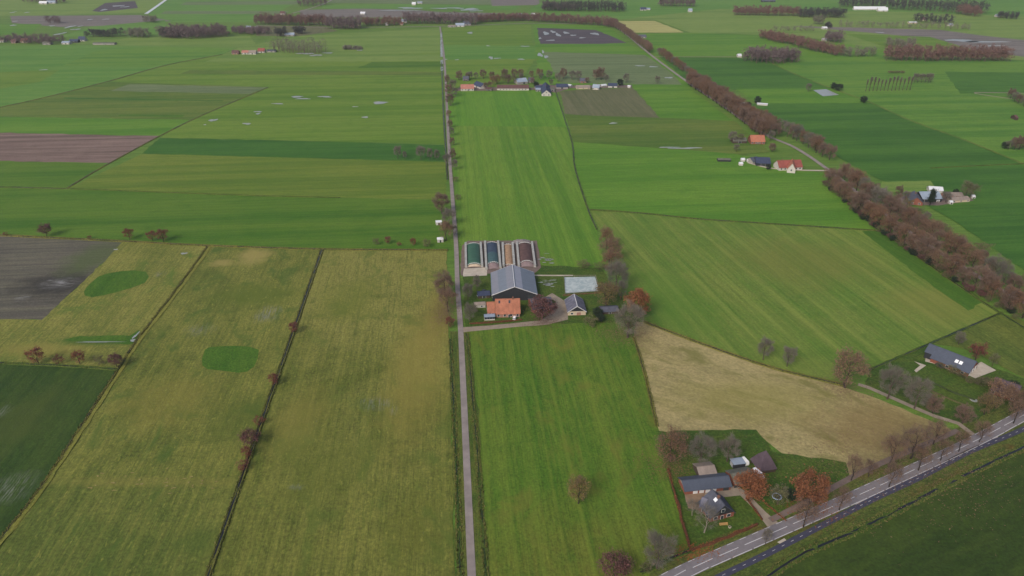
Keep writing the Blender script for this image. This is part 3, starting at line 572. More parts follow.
def tree_proto(key, seed, h, spread, leafm, twigm, bark, n_leaf, n_twig, leaf=.42, bole=.22, limbs=9, subs=5, shape='round', tw_w=.03):
    """a tapered trunk with limbs (one mesh) and a crown (another); base at the origin"""
    r = random.Random(seed); rg = np.random.default_rng(seed); mb = MB(); tips = []
    rad = h * .021; top = Vector((r.gauss(0, .03) * h, r.gauss(0, .03) * h, h * .8)); pts = [Vector((0, 0, -.3))]
    for t in (.15, .35, .55, .75, 1): pts.append(Vector((top.x * t + r.gauss(0, .012) * h, top.y * t + r.gauss(0, .012) * h, top.z * t)))
    mb.tube(pts, [rad * 1.35, rad * 1.05, rad * .85, rad * .62, rad * .38, rad * .14], 6)
    zc = h * (1 + bole) / 2; hz = h * (1 - bole) / 2
    for i in range(limbs):
        t = .3 + .66 * i / max(1, limbs - 1); q = Vector((top.x * t, top.y * t, top.z * t))
        a = i * 2.4 + r.uniform(-.5, .5); el = r.uniform(-.15, .75) + t * .5
        if shape == 'round': R_ = spread * r.uniform(.72, 1.0)
        elif shape == 'column': R_ = spread * r.uniform(.5, 1.0); el = r.uniform(.9, 1.3)
        else: R_ = spread * r.uniform(.75, 1.05) * (1.05 - t)
        end = Vector((math.cos(a) * math.cos(el) * R_, math.sin(a) * math.cos(el) * R_, zc + math.sin(el) * hz * .9))
        if shape == 'cone': end = Vector((math.cos(a) * R_, math.sin(a) * R_, h * (bole + (1 - bole) * t * .93)))
        end.z = max(end.z, q.z + (.3 if shape != 'cone' else -1))
        m1 = q.lerp(end, .5) + Vector((0, 0, -.02 * h)) + Vector([r.gauss(0, .02) * h for _ in range(3)])
        rl = rad * .42 * (1.15 - t * .6)
        mb.tube([q, m1, end], [rl, rl * .65, rl * .22], 4, cap=False); tips += [end, q.lerp(end, .75)]
        for _ in range(subs):
            s = m1.lerp(end, r.uniform(.1, .8)); d = Vector([r.gauss(0, 1) for _ in range(3)]); d.z = abs(d.z) * .8; d.normalize()
            e2 = s + d * spread * r.uniform(.25, .5); e2.z = min(e2.z, h * .97)
            mb.tube([s, s.lerp(e2, .5) + Vector((0, 0, .1)), e2], [rl * .45, rl * .28, rl * .1], 3, cap=False); tips.append(e2)
    if shape == 'round':
        tips = tips[::2]
        for _ in range(limbs * 5):               # leafy clumps through the crown's volume, fuller low down and at the rim
            v = Vector([r.gauss(0, 1) for _ in range(3)]).normalized() * r.uniform(.45, .95) ** .6
            tips.append(Vector((v.x * spread * .92, v.y * spread * .92, zc + v.z * hz * .92)))
    sig = (spread * .13, spread * .13, h * .045)
    if shape == 'cone': sig = (spread * .16, spread * .16, h * .04)
    t, mi = crown_arrays(rg, [tuple(p) for p in tips], n_leaf, leaf, sig, n_twig, h * .085, tw_w)
    tm = bpy.data.meshes.new('trunk'); tm.from_pydata(mb.v, [], mb.f); tm.materials.append(bark); tm.update()
    PROTO[key] = (tm, tri_mesh('crown', t, [leafm, twigm], mi, rg.random(len(t))), h)
for k in range(4):
    tree_proto(f'oak{k}', 10 + k, 18, 7.4, L_RUS, TWIG, BARKD, 3000, 2200, .42, bole=.12)
    tree_proto(f'brown{k}', 20 + k, 18, 7.0, L_BRO, TWIG, BARKD, 3000, 2000, .42, bole=.12)
    tree_proto(f'mauve{k}', 30 + k, 17, 6.6, L_MAU, TWIGP, BARKD, 2000, 3600, .4, bole=.1, tw_w=.06)
    tree_proto(f'bare{k}', 40 + k, 16, 6.0, L_BRO, TWIGG, BARK, 150, 5200, .3, bole=.2, tw_w=.04)
for k in range(4): tree_proto(f'thin{k}', 120 + k, 15, 5.4, L_BRO, TWIG, BARKD, 1000, 2000, .34, bole=.26, limbs=10, tw_w=.03)
for k in range(2):
    tree_proto(f'orange{k}', 50 + k, 14, 5.8, L_ORA, TWIG, BARKD, 4600, 600, .42, bole=.1)
    tree_proto(f'ochre{k}', 60 + k, 14, 5.4, L_OCH, TWIG, BARKD, 2600, 1800, .36, bole=.12)
    tree_proto(f'red{k}', 70 + k, 6, 2.6, L_RED, TWIG, BARKD, 1500, 300, .24, bole=.12, limbs=7)
    tree_proto(f'maroon{k}', 75 + k, 9, 4.6, L_MAR, TWIG, BARKD, 2600, 500, .34, bole=.15)
    tree_proto(f'conifer{k}', 80 + k, 15, 3.4, L_CON, TWIG, BARKD, 3600, 0, .5, bole=.05, limbs=26, subs=3, shape='cone')
    tree_proto(f'evergreen{k}', 85 + k, 8, 4.0, L_CON, TWIG, BARKD, 3000, 100, .42, bole=.05)
    tree_proto(f'olive{k}', 90 + k, 13, 5.2, L_OLI, TWIGG, BARK, 1600, 1200, .36)
    tree_proto(f'poplar{k}', 95 + k, 17, 1.7, L_OLI, TWIGG, BARK, 250, 1300, .3, bole=.12, limbs=14, subs=2, shape='column')
    tree_proto(f'birch{k}', 98 + k, 13, 5.2, L_BRO, TWIGG, BIRCH, 40, 2400, .3, tw_w=.03)
    tree_proto(f'shrub{k}', 110 + k, 3.2, 1.9, L_OLI, TWIG, BARK, 500, 700, .2, bole=.02, limbs=7, tw_w=.02)
    tree_proto(f'redshrub{k}', 114 + k, 3.4, 1.9, L_RED, TWIG, BARK, 700, 500, .2, bole=.04, limbs=7, tw_w=.02)
LOOK = {'thin': 'thin-crowned brown', 'oak': 'russet oak', 'brown': 'brown-leaved oak', 'mauve': 'mauve-brown half-bare', 'bare': 'bare grey', 'orange': 'orange-leaved', 'ochre': 'ochre-leaved',
        'red': 'small dark red', 'maroon': 'maroon round-crowned', 'conifer': 'dark conifer', 'evergreen': 'dark evergreen', 'olive': 'olive-brown', 'poplar': 'slender bare poplar',
        'birch': 'pale-stemmed bare birch', 'shrub': 'low olive-brown', 'redshrub': 'low dark red'}
NAME = {'thin': 'roadside_tree', 'oak': 'oak_tree', 'brown': 'oak_tree', 'mauve': 'lane_tree', 'bare': 'bare_tree', 'orange': 'autumn_tree', 'ochre': 'autumn_tree', 'red': 'red_tree', 'maroon': 'maroon_tree',
        'conifer': 'conifer_tree', 'evergreen': 'evergreen_tree', 'olive': 'garden_tree', 'poplar': 'poplar_tree', 'birch': 'birch_tree', 'shrub': 'shrub', 'redshrub': 'shrub'}
def tree_at(p, kind, h, label, group=None, wide=1.0):
    k = f'{kind}{rnd.randrange(4 if kind + "2" in PROTO else 2)}'; tm, cm, h0 = PROTO[k]
    cat = 'shrub' if 'shrub' in kind else 'tree'
    o = thing(NAME[kind], label, cat, (p.x, p.y, .02), rnd.uniform(0, 6.28), group); s = h / h0
    o.scale = (s * wide * rnd.uniform(.92, 1.08), s * wide * rnd.uniform(.92, 1.08), s)
    for nm, me in (('trunk', tm), ('crown', cm)):
        c = bpy.data.objects.new(nm, me); COL.objects.link(c); c.parent = o
    return o
def tree(x, y, kind, h, where, wide=1.0, group=None):
    w2 = '' if 'shrub' in kind else ' tree'
    return tree_at(P(x, y), kind, h, f"{LOOK[kind]}{' shrub' if 'shrub' in kind else w2} {where}", group, wide)
ONES = 'zeroth first second third fourth fifth sixth seventh eighth ninth tenth eleventh twelfth thirteenth fourteenth fifteenth sixteenth seventeenth eighteenth nineteenth'.split()
TENS = {2: 'twenty', 3: 'thirty', 4: 'forty', 5: 'fifty', 6: 'sixty', 7: 'seventy', 8: 'eighty', 9: 'ninety'}
def ordinal(n):
    if n < 20: return ONES[n]
    if n % 10 == 0: return TENS[n // 10][:-1] + 'ieth'
    return TENS[n // 10] + '-' + ONES[n % 10]
def row(px, spacing, kinds, hs, frm, rowname, group, off=0.0, jit=1.5, wide=1.0, skip=0.0):
    n = 0
    for p, d in along(line_px(px), spacing):
        if rnd.random() < skip: continue
        n += 1; q = p + Vector((-d.y, d.x, 0)) * (off + rnd.gauss(0, jit * .6)) + d * rnd.gauss(0, jit)
        k = rnd.choice(kinds); w2 = '' if 'shrub' in k else ' tree'
        tree_at(q, k, rnd.uniform(*hs), f"{LOOK[k]}{' shrub' if 'shrub' in k else w2}, {ordinal(n)} from {frm}, {rowname}", group, wide)
# ---- the double row on the diagonal lane, near part (listed from the right edge of the picture)
NEARF = [(1090, 353), (1040, 323), (985, 292), (930, 258), (875, 220), (834, 184)]
NEAR = [(1090, 346), (1040, 315), (985, 284), (930, 250), (875, 212), (832, 177)]
row(NEARF, 7.5, ['oak', 'brown', 'mauve', 'mauve', 'brown', 'oak'], (12, 18), 'the right', 'field-side row, lower lane', 'trees along the diagonal lane', off=6.0)
row(NEAR, 8.5, ['mauve', 'brown', 'oak', 'bare', 'brown'], (13, 19), 'the right', 'far-side row, lower lane', 'trees along the diagonal lane', off=-7.0)
row([(1060, 322), (985, 277), (930, 243), (885, 207)], 15.0, ['olive', 'bare', 'shrub', 'mauve'], (6, 11), 'the right', 'scrub behind the lower lane', 'trees along the diagonal lane', off=-17.0, jit=3)
row([(822, 160), (800, 146), (775, 133), (756, 124)], 10, ['oak', 'mauve', 'bare'], (13, 17), 'the near end', 'gappy middle stretch of diagonal lane', 'trees along the diagonal lane', off=-6)
MIDL = [(766, 137), (740, 117), (720, 103), (703, 92), (690, 84)]
row(MIDL, 8.5, ['oak', 'oak', 'brown', 'mauve'], (13, 20), 'the near end', 'thick field-side row, upper lane', 'trees along the diagonal lane', off=5)
row(MIDL, 9.5, ['mauve', 'oak', 'brown'], (14, 18), 'the near end', 'thick far-side row, upper lane', 'trees along the diagonal lane', off=-7)
row([(688, 80), (670, 67), (654, 55)], 13, ['oak', 'mauve', 'bare'], (12, 15), 'the near end', 'thin row right of upper lane', 'trees along the diagonal lane', off=-8)
row([(652, 53), (640, 44), (626, 34), (614, 26)], 10, ['mauve', 'brown'], (13, 16), 'the near end', 'farthest stretch of diagonal lane', 'trees along the diagonal lane', off=3)
row(NEARF, 5.0, ['shrub', 'maroon', 'evergreen', 'shrub'], (3, 5.5), 'the right', 'undergrowth of the lower lane', 'undergrowth of the lower lane', off=8.5, wide=1.2)
# ---- main road trees, lower right
for i, (x, y, k, h) in enumerate([(803, 528, 'thin', 14), (839, 511, 'thin', 12), (889, 488, 'thin', 13), (918, 471, 'thin', 13), (940, 461, 'thin', 12), (958, 452, 'thin', 12), (979, 443, 'thin', 12), (1013, 424, 'thin', 14)]):
    tree(x, y, k, h, f'between main road and cycle path, {ordinal(i + 1)} from the left', group='trees between main road and cycle path', wide=.85)
for i, (x, y, k, h, w_) in enumerate([(851, 481, 'thin', 13, .9), (889, 468, 'thin', 17, 1), (910, 459, 'thin', 17, 1), (933, 445, 'thin', 13, 1), (868, 477, 'thin', 9, .8)]):
    tree(x, y, k, h, f'above the main road beside the straw field, {["leftmost", "third", "fourth", "rightmost", "second"][i]} of five', group='trees above the main road', wide=w_)
tree(808, 506, 'orange', 16, 'with dense round crown beside the main road', 1.1)
tree(748, 500, 'orange', 14, 'with dense round crown in the dark-roofed farmyard', 1.1)
tree(670, 462, 'oak', 16, 'with broad crown at the top left garden corner', 1.15)
tree(700, 465, 'bare', 15, 'behind the tan-roofed shed'); tree(727, 462, 'bare', 13, 'behind the small blue-grey container')
tree(578, 504, 'ochre', 14, 'standing alone in the front green field', .8)
tree(614, 578, 'maroon', 11, 'at the bottom edge of the front green field', 1)
tree(657, 569, 'bare', 16, 'at the bottom corner beside the main road', 1)
tree(704, 533, 'birch', 13, 'on the front lawn of the dark-roofed farmhouse', .9); tree(692, 516, 'birch', 8, 'small beside the left wall of the dark-roofed house', .9)
tree(777, 505, 'olive', 9, 'beside the blue trampoline', 1.2); tree(790, 500, 'evergreen', 5, 'in the garden right of the trampoline')
tree(765, 545, 'bare', 8, 'thin at the driveway mouth of the dark-roofed farm', .6)
tree(646, 572, 'shrub', 4, 'tall at the front field ditch end')
# ---- trees round the barn house
tree(845, 388, 'brown', 21, 'large above the straw field path', 1.0)
tree(887, 399, 'bare', 18, 'left of two beside the sand path', .95); tree(914, 409, 'bare', 17, 'right of two beside the sand path', .95)
tree(932, 414, 'mauve', 10, 'small beside the sand path end', 1); tree(962, 424, 'mauve', 10, 'round at the sand path mouth', 1.1)
tree(763, 360, 'bare', 13, 'left of the pair in the striped field', .9); tree(787, 367, 'bare', 12, 'right of the pair in the striped field', .9)
tree(975, 360, 'red', 10, 'round behind the blue-roofed barn house'); tree(995, 408, 'brown', 16, 'broad before the right-edge house', 1.1)
tree(984, 415, 'ochre', 12, 'thin before the right-edge house'); tree(958, 345, 'bare', 8, 'small behind the barn-house roof'); tree(992, 366, 'olive', 7, 'small right of the red tree')
tree(1012, 392, 'evergreen', 6, 'beside the right-edge house'); tree(1016, 412, 'oak', 13, 'at the right edge above the main road')
for i, (x, y) in enumerate([(955, 374), (962, 378), (968, 382), (975, 384), (981, 384), (987, 382), (951, 371), (940, 368)]):
    tree_at(P(x + rnd.uniform(-1, 1), y + rnd.uniform(0, 1.5)), 'shrub', rnd.uniform(2.4, 4.6), f'low olive-brown bush, {ordinal([3, 4, 5, 6, 7, 8, 2, 1][i])} from the left before the barn-house terrace', 'terrace bushes', 1.3)
# ---- central farm
for x, y, k, h, wh, wd in [(543, 319, 'maroon', 13, 'before the dark shed in the farm drive', 1.35), (606, 250, 'oak', 17, 'topmost of the tree row right of the farm', .8),
    (609, 262, 'brown', 18, 'second of the tree row right of the farm', 1), (611, 274, 'oak', 18, 'third of the tree row right of the farm', .85), (616, 291, 'bare', 20, 'tall behind the orange crown right of the farm', 1),
    (637, 317, 'orange', 18, 'bright right of the farm', 1), (606, 306, 'ochre', 16, 'pale beside the farm paddock', 1.25), (628, 338, 'bare', 21, 'tall at the straw field corner', 1.15), (621, 300, 'bare', 13, 'slim beside the ochre crown', .8),
    (442, 214, 'mauve', 17, 'left of the lane above the farm, upper', 1), (449, 226, 'bare', 14, 'by the lane above the farm, middle', 1), (446, 241, 'brown', 16, 'left of the lane beside the white sheds', 1),
    (454, 236, 'bare', 9, 'right of the lane above the green clamp', .9), (445, 297, 'mauve', 16, 'left of the lane opposite the barn, upper', 1), (448, 312, 'brown', 16, 'left of the lane opposite the barn, lower', .9),
    (450, 328, 'red', 7, 'at the lane junction left verge', 1), (470, 322, 'bare', 12, 'thin in the farmhouse front garden', .9), (468, 300, 'bare', 11, 'thin left of the farmhouse sheds', .9), (477, 290, 'bare', 10, 'thin beside the barn left wall', .8),
    (475, 312, 'shrub', 4, 'in the farmhouse front garden', 1), (600, 322, 'evergreen', 5, 'by the small dark garden hut', 1), (590, 326, 'shrub', 6, 'pale in front of the small gabled shed', 1.3), (597, 316, 'evergreen', 5, 'left of the low dark hut', 1.3), (583, 268, 'shrub', 5, 'behind the paddock, left', 1.5), (600, 270, 'shrub', 5, 'behind the paddock, right', 1.5),
    (447, 166, 'bare', 12, 'left of the upper lane', .8), (453, 160, 'mauve', 11, 'right of the upper lane, lower', .8), (452, 146, 'mauve', 9, 'right of the upper lane, upper', .8),
    (449, 118, 'oak', 9, 'rusty by the lane below the middle farm row', .9), (450, 106, 'mauve', 15, 'by the lane at the middle farm row, lower', 1), (449, 96, 'mauve', 15, 'by the lane at the middle farm row, upper', 1), (453, 90, 'bare', 14, 'left of the pink-roofed house', 1),
    (450, 128, 'mauve', 9, 'right of the upper lane below the rusty one, first', .9), (452, 136, 'bare', 9, 'right of the upper lane below the rusty one, second', .9), (455, 170, 'bare', 10, 'right of the upper lane, lowest', .9), (447, 84, 'mauve', 12, 'between lane and ditch at the middle farm row', .9), (455, 97, 'bare', 12, 'before the pink-roofed house', .9), (456, 182, 'shrub', 5, 'on the right lane verge, upper', 1), (458, 200, 'shrub', 5, 'on the right lane verge, lower', 1),
    (398, 159, 'bare', 13, 'leftmost of five on the dark green strip', .8), (405, 160, 'bare', 9, 'second of five on the dark green strip', .6), (421, 160, 'bare', 14, 'third of five on the dark green strip', .9), (430, 160.5, 'bare', 12, 'fourth of five on the dark green strip', .8), (437, 161, 'bare', 11, 'last of five on the dark green strip', .8)]:
    tree(x, y, k, h, wh, wd)
for i, (x, y, k, h) in enumerate([(376, 245, 'shrub', 5), (388, 244, 'red', 6), (399, 246, 'redshrub', 3), (413, 246, 'red', 6), (427, 247, 'shrub', 6)]):
    tree(x, y, k, h, f'by the ditch left of the lane, {ordinal(i + 1)} of five', group='ditch shrubs left of the lane')
# ---- red shrubs on the left
for i, (x, y, k, h) in enumerate([(294, 333, 'red', 7), (274, 385, 'red', 6.5), (259, 425, 'redshrub', 4.5), (252, 446, 'maroon', 8.5), (247, 458, 'red', 6), (244, 470, 'redshrub', 5)]):
    tree(x, y, k, h, f'on the dark ditch between olive meadows, {ordinal(i + 1)} from the top', group='shrubs on the ditch')
for i, (x, y, k, h) in enumerate([(39, 364, 'red', 10), (59, 364, 'redshrub', 5), (80, 364, 'red', 8), (100, 365, 'shrub', 5), (117, 367, 'maroon', 8)]):
    tree(x, y, k, h, f'above the dark green corner field, {ordinal(i + 1)} from the left', group='shrubs above the corner field')
for i, (x, y, k, h) in enumerate([(6, 236, 'redshrub', 3), (47, 237, 'maroon', 10), (130, 240, 'red', 9), (153, 241, 'red', 8), (164, 242, 'red', 10), (90, 239.5, 'redshrub', 3)]):
    tree(x, y, k, h, f'along the ditch above the grey-brown field, {["first", "second", "fourth", "fifth", "sixth", "third"][i]} from the left', group='shrubs above the grey field')
# ---- middle farm row and red-roofed farms
for i, (x, y, k, h) in enumerate([(497, 84, 'oak', 13), (503, 84, 'olive', 13), (508, 84, 'mauve', 13), (514, 84, 'olive', 12), (490, 88, 'brown', 9), (536, 88, 'evergreen', 8), (563, 79, 'mauve', 15), (572, 80, 'bare', 13), (578, 81, 'bare', 14), (596, 80, 'mauve', 15), (601, 80, 'mauve', 17), (620, 86, 'evergreen', 9), (626, 83, 'bare', 13), (657, 84, 'bare', 11), (486, 89, 'mauve', 9), (558, 82, 'bare', 12), (521, 81, 'bare', 11), (532, 84, 'mauve', 9), (551, 86, 'bare', 9), (541, 80, 'bare', 10), (587, 83, 'mauve', 8), (606, 82, 'bare', 10), (470, 80, 'bare', 12), (493, 85, 'oak', 12)]):
    tree(x, y, k, h, f'at the middle farm row, {ordinal(sorted([497, 503, 508, 514, 490, 536, 563, 572, 578, 596, 601, 620, 626, 657, 486, 558, 521, 532, 551, 541, 587, 606, 470, 493]).index(x) + 1)} from the lane', group='trees at the middle farm row')
for i, (x, y, k, h, wh) in enumerate([(732, 143, 'bare', 12, 'left of the orange-roofed house'), (740, 143, 'olive', 10, 'between grey shed and orange-roofed house'), (770, 141, 'bare', 11, 'right of the orange-roofed house'), (736, 152, 'bare', 8, 'thin below the grey shed'),
    (768, 170, 'evergreen', 5, 'before the red-roofed farmhouse'), (790, 170, 'evergreen', 4, 'before the red-roofed farmhouse door'), (772, 152, 'mauve', 9, 'behind the red-roofed farmhouse'), (748, 108, 'evergreen', 7, 'by the white-roofed sheds'), (757, 104, 'evergreen', 9, 'round beside the white-roofed sheds'),
    (929.5, 206, 'conifer', 15, 'before the blue-roofed farm'), (965, 199, 'olive', 15, 'right of the blue-roofed farm'), (970, 198, 'olive', 13, 'at the right end of the blue-roofed farm'), (945, 203, 'bare', 10, 'before the low pink sheds'), (955, 195, 'evergreen', 5, 'behind the low pink sheds'), (898, 196, 'mauve', 9, 'left of the blue-roofed farm'), (905, 200, 'bare', 8, 'thin left of the blue-roofed farm')]):
    tree(x, y, k, h, wh)
row([(458, 80.5), (480, 79), (505, 78.5), (530, 78), (556, 80)], 13, ['mauve', 'bare', 'brown', 'mauve'], (9, 14), 'the lane', 'tree line behind the middle farm row', 'trees behind the middle farm row')
# ---- lone things in the right pastures
tree(808, 92, 'bare', 11, 'left of the square white pond', 1); tree(863, 103, 'evergreen', 8, 'alone beside the worn olive track', 1.2)
tree(838, 91, 'evergreen', 9, 'right of the square white pond', 1.3); tree(833, 89, 'evergreen', 8, 'behind the square white pond', 1.1)
for i in range(13):
    tree_at(P(865.5 + i * 3.7, 91.6 - i * .1), 'poplar', rnd.uniform(13, 19), f'slender bare poplar tree, {ordinal(i + 1)} from the left in the pasture row', 'poplars in the pasture', 1.0)
for i, x in enumerate([914, 917, 921, 925, 928, 930]): tree_at(P(x, 83), 'bare', 13, f'bare grey tree, {ordinal(i + 1)} from the left in the small pasture clump', 'pasture clump', .7)
for i in range(7): tree_at(P(889 + i * 2.3, 73.5), 'shrub', 4, f'low olive-brown shrub, {ordinal(i + 1)} from the left in the low pasture thicket', 'pasture thicket', 1.3)
for i, (x, y, k, h) in enumerate([(1010, 99, 'mauve', 13), (1014, 102, 'bare', 12), (1018, 104, 'mauve', 12), (1023, 107, 'bare', 12), (1028, 108, 'mauve', 14)]): tree(x, y, k, h, f'in the right-edge clump under the hooked track, {ordinal(i + 1)} from the left', group='right-edge clump')
for i, (x, y, k, h) in enumerate([(1004, 149, 'evergreen', 7), (1008, 150, 'bare', 10), (1014, 150, 'mauve', 13), (1019, 150, 'mauve', 14), (1025, 151, 'brown', 16), (1032, 152, 'mauve', 15)]): tree(x, y, k, h, f'in the right-edge grove on the olive track, {ordinal(i + 1)} from the left', group='right-edge grove')
# ---- far woods and belts that read as one mass
WB = leaf_mat('wood_mauve', S(92, 78, 82), S(116, 98, 98), S(100, 88, 92)); WD = leaf_mat('wood_dark', S(52, 58, 56), S(66, 70, 66), S(56, 60, 60))
WR = leaf_mat('wood_russet', S(104, 74, 68), S(128, 94, 82), S(104, 84, 82)); WG = leaf_mat('wood_grey', S(100, 102, 86), S(120, 118, 102), S(102, 100, 90))
def wood(px, depth, mat, label, h=15, spacing=7, rows=2, per=240, leaf=1.0, twig=TWIGP, name='wood'):
    h *= 1.28; depth *= 1.2; rows += 1
    rg = np.random.default_rng(len(px) * 31 + int(px[0][0])); tr = []; mi = []
    for p, d in along(line_px(px), spacing):
        for r_ in range(rows):
            q = p + Vector((-d.y, d.x, 0)) * (r_ / max(1, rows - 1) - .5) * depth + Vector((rg.normal(0, 1.6), rg.normal(0, 1.6), 0))
            hh = h * rg.uniform(.75, 1.12); tips = [(q.x + rg.normal(0, 2.0), q.y + rg.normal(0, 2.0), hh * rg.uniform(.28, .92)) for _ in range(12)]
            t, m = crown_arrays(rg, tips, per, leaf, (1.1, 1.1, 1.2), per // 3, 2.2, .09); tr.append(t); mi.append(m)
            b = np.array([[(q.x - .3, q.y, 0), (q.x + .3, q.y, 0), (q.x, q.y, hh * .8)], [(q.x, q.y - .3, 0), (q.x, q.y + .3, 0), (q.x, q.y, hh * .8)]]); tr.append(b); mi.append(np.ones(2, int))
    t = np.concatenate(tr); m = np.concatenate(mi); me = tri_mesh(name, t, [mat, twig], m, rg.random(len(t)))
    o = bpy.data.objects.new(name, me); COL.objects.link(o); return tag(o, label, 'wood', kind='stuff')
wood([(168, 36), (195, 37.5), (226, 35)], 34, WB, 'dense mauve wood block above the left meadows', 16, 6, 5)
wood([(166, 36.5), (180, 37.5)], 20, WD, 'dark evergreen end of the mauve wood block', 13, 5, 3)
wood([(130, 36), (147, 37.5)], 14, WG, 'small grey copse left of the mauve wood', 13, 7, 2)
wood([(147, 22), (158, 23)], 8, WG, 'tiny copse above the mauve wood', 11, 7, 1)
wood([(238, 32), (256, 34), (268, 33)], 22, WB, 'mauve copse right of the wood block', 9, 7, 3)
wood([(258, 24), (290, 25), (332, 25.5)], 16, WR, 'russet part of the long tree belt, left end', 17, 6, 3)
wood([(331, 28), (345, 28.5), (360, 28.5)], 26, WB, 'dense mauve clump in the long tree belt', 18, 6, 4)
wood([(362, 25.5), (386, 25.5), (402, 25)], 14, WR, 'russet stretch of the long tree belt', 13, 6, 2)
wood([(405, 23.5), (440, 23.5), (478, 24.5)], 22, WB, 'mauve centre of the long tree belt', 17, 6, 3)
wood([(478, 22), (530, 20.5)], 14, WR, 'straight mauve belt right of the lane end', 13, 6, 3)
wood([(531, 21), (570, 23.5), (606, 26), (612, 28)], 12, WR, 'straight mauve belt before the dark ploughed field', 14, 6, 2)
wood([(544, 10), (580, 10.5), (624, 11)], 40, WD, 'far dark wood at top centre', 17, 8, 4)
wood([(544, 10.5), (576, 11)], 10, WB, 'mauve front of the far dark wood', 15, 8, 2)
wood([(660, 6), (694, 6.5)], 20, WB, 'far mauve wood behind the white house', 17, 8, 3)
wood([(734, 15), (768, 15.5), (800, 16)], 16, WR, 'long russet wood strip, top right', 16, 7, 3)
wood([(800, 17), (844, 17.5)], 20, WD, 'dark conifer part of the long wood strip', 15, 6, 3)
wood([(840, 6), (900, 9), (960, 12), (985, 13)], 50, WD, 'far blue-dark forest along the top right', 20, 9, 4)
wood([(960, 14), (978, 17)], 16, WR, 'russet corner of the far forest', 18, 8, 3)
wood([(886, 60), (930, 60.5), (975, 60.5), (1009, 60.5)], 16, WR, 'long straight russet wood belt in the right pastures', 18, 5.5, 3)
wood([(888, 47), (915, 47)], 14, WG, 'grey copse above the straight russet belt', 11, 7, 2)
wood([(749, 60), (768, 62.5), (797, 61)], 22, WB, 'mauve wood left of the pale strip', 17, 6, 4)
wood([(764, 38), (778, 42), (800, 46)], 12, WR, 'upper part of the russet hedgerow in the right pastures', 13, 6, 2)
wood([(800, 48), (820, 52), (840, 56)], 9, WR, 'lower part of the russet hedgerow in the right pastures', 14, 6, 2)
wood([(844, 56.5), (874, 56.5)], 7, WG, 'row of small grey trees after the russet hedgerow', 13, 9, 1)
wood([(826, 41), (842, 42.5)], 14, WB, 'round mauve copse in the right pastures', 15, 6, 3)
wood([(775, 31), (814, 31)], 6, WG, 'faint row of small trees, top right', 8, 12, 1, 90)
wood([(840, 27), (900, 28), (972, 29.5)], 6, WG, 'faint hedge of small trees before the far farm', 10, 11, 1, 100)
wood([(916, 22), (950, 24)], 12, WD, 'dark trees around the far farm, top right', 14, 9, 2)
wood([(815, 24), (822, 25)], 8, WG, 'tiny clump on the far plain, right of centre', 14, 7, 2)
wood([(826, 27.5), (830, 28)], 6, WD, 'tiny dark bush clump on the far plain', 9, 6, 2)
wood([(998, 18), (1018, 19)], 12, WD, 'dark hedge at the far right edge', 11, 8, 2)
wood([(276, 50), (300, 52), (323, 53)], 24, WG, 'bare grey copse beside the white pool', 17, 6, 4, 60)
wood([(278, 36), (286, 36.5)], 10, WD, 'dark evergreen clump by the far pale house', 13, 5, 2)
wood([(296, 33.5), (304, 34)], 8, WD, 'second dark evergreen clump right of the far pale house', 11, 5, 2)
wood([(5, 42), (22, 42), (40, 43), (60, 43.5)], 20, WB, 'mauve trees between the left village houses', 11, 9, 2)
wood([(90, 36.5), (122, 36.5)], 12, WD, 'dark garden trees above the left farm row', 11, 8, 2)
wood([(50, 23), (62, 23.5)], 6, WB, 'tiny thicket in the mauve ploughed field', 11, 8, 1)
wood([(300, 6), (326, 5)], 20, WB, 'far mauve grove at the top edge, left of centre', 15, 10, 2)
wood([(30, 2), (66, 3)], 20, WB, 'far grove around the white roofs, top left', 12, 10, 2)
wood([(345, 49), (362, 49.5)], 8, WG, 'low thicket in the pale green meadow', 3.5, 8, 2)
# ---- hedges
def hedge(px, wd, h, m1, m2, label, dens=26, z0=0):
    rg = np.random.default_rng(int(px[0][0])); ln = line_px(px, 3); tr = []; mi = []
    core = ribbon('hedge', ln, [(-wd * .34, 0), (-wd * .3, h * .8), (wd * .3, h * .8), (wd * .34, 0)], m1, jit=.2); tag(core, label, 'hedge')
    tips = []
    for p, d in along(ln, .5):
        nr = Vector((-d.y, d.x, 0))
        for _ in range(2): q = p + nr * rnd.uniform(-wd / 2, wd / 2); tips.append((q.x, q.y, rnd.uniform(.2, h)))
    t, m = crown_arrays(rg, tips, len(tips) * dens // 4, .2, (.16, .16, .12), len(tips) * 2, .4, .02)
    me = tri_mesh('foliage', t, [m2, TWIG], m, rg.random(len(t))); o = bpy.data.objects.new('foliage', me); COL.objects.link(o); o.parent = core
    return core
L_BEE = leaf_mat('leaf_beech', S(126, 74, 40), S(150, 92, 52), S(112, 66, 42)); BEE = plain('hedge_core', S(84, 52, 34), .2, 2)
L_TAN = leaf_mat('leaf_tan', S(138, 112, 76), S(116, 88, 58), S(120, 96, 66))
hedge([(668, 470), (676, 500), (683, 527), (689.5, 549)], .9, 1.5, BEE, L_BEE, 'rust-brown beech hedge along the front green field')
hedge([(690, 551.5), (712, 544), (738, 534), (757, 525.5)], 1.6, 1.6, BEE, L_BEE, 'rust-brown beech hedge along the main road')
hedge([(762, 521), (755, 511), (746, 499)], .8, 1.1, BEE, L_BEE, 'rust-brown beech hedge along the gravel drive, left')
hedge([(786, 522), (776, 513), (764, 503), (756, 496)], .7, .9, BEE, L_BEE, 'rust-brown beech hedge along the gravel drive, right')
hedge([(470, 324.5), (485, 323.6), (503, 322.5), (522, 320.5)], 1.0, 1.3, BEE, L_BEE, 'clipped brown hedge before the orange-roofed farmhouse')
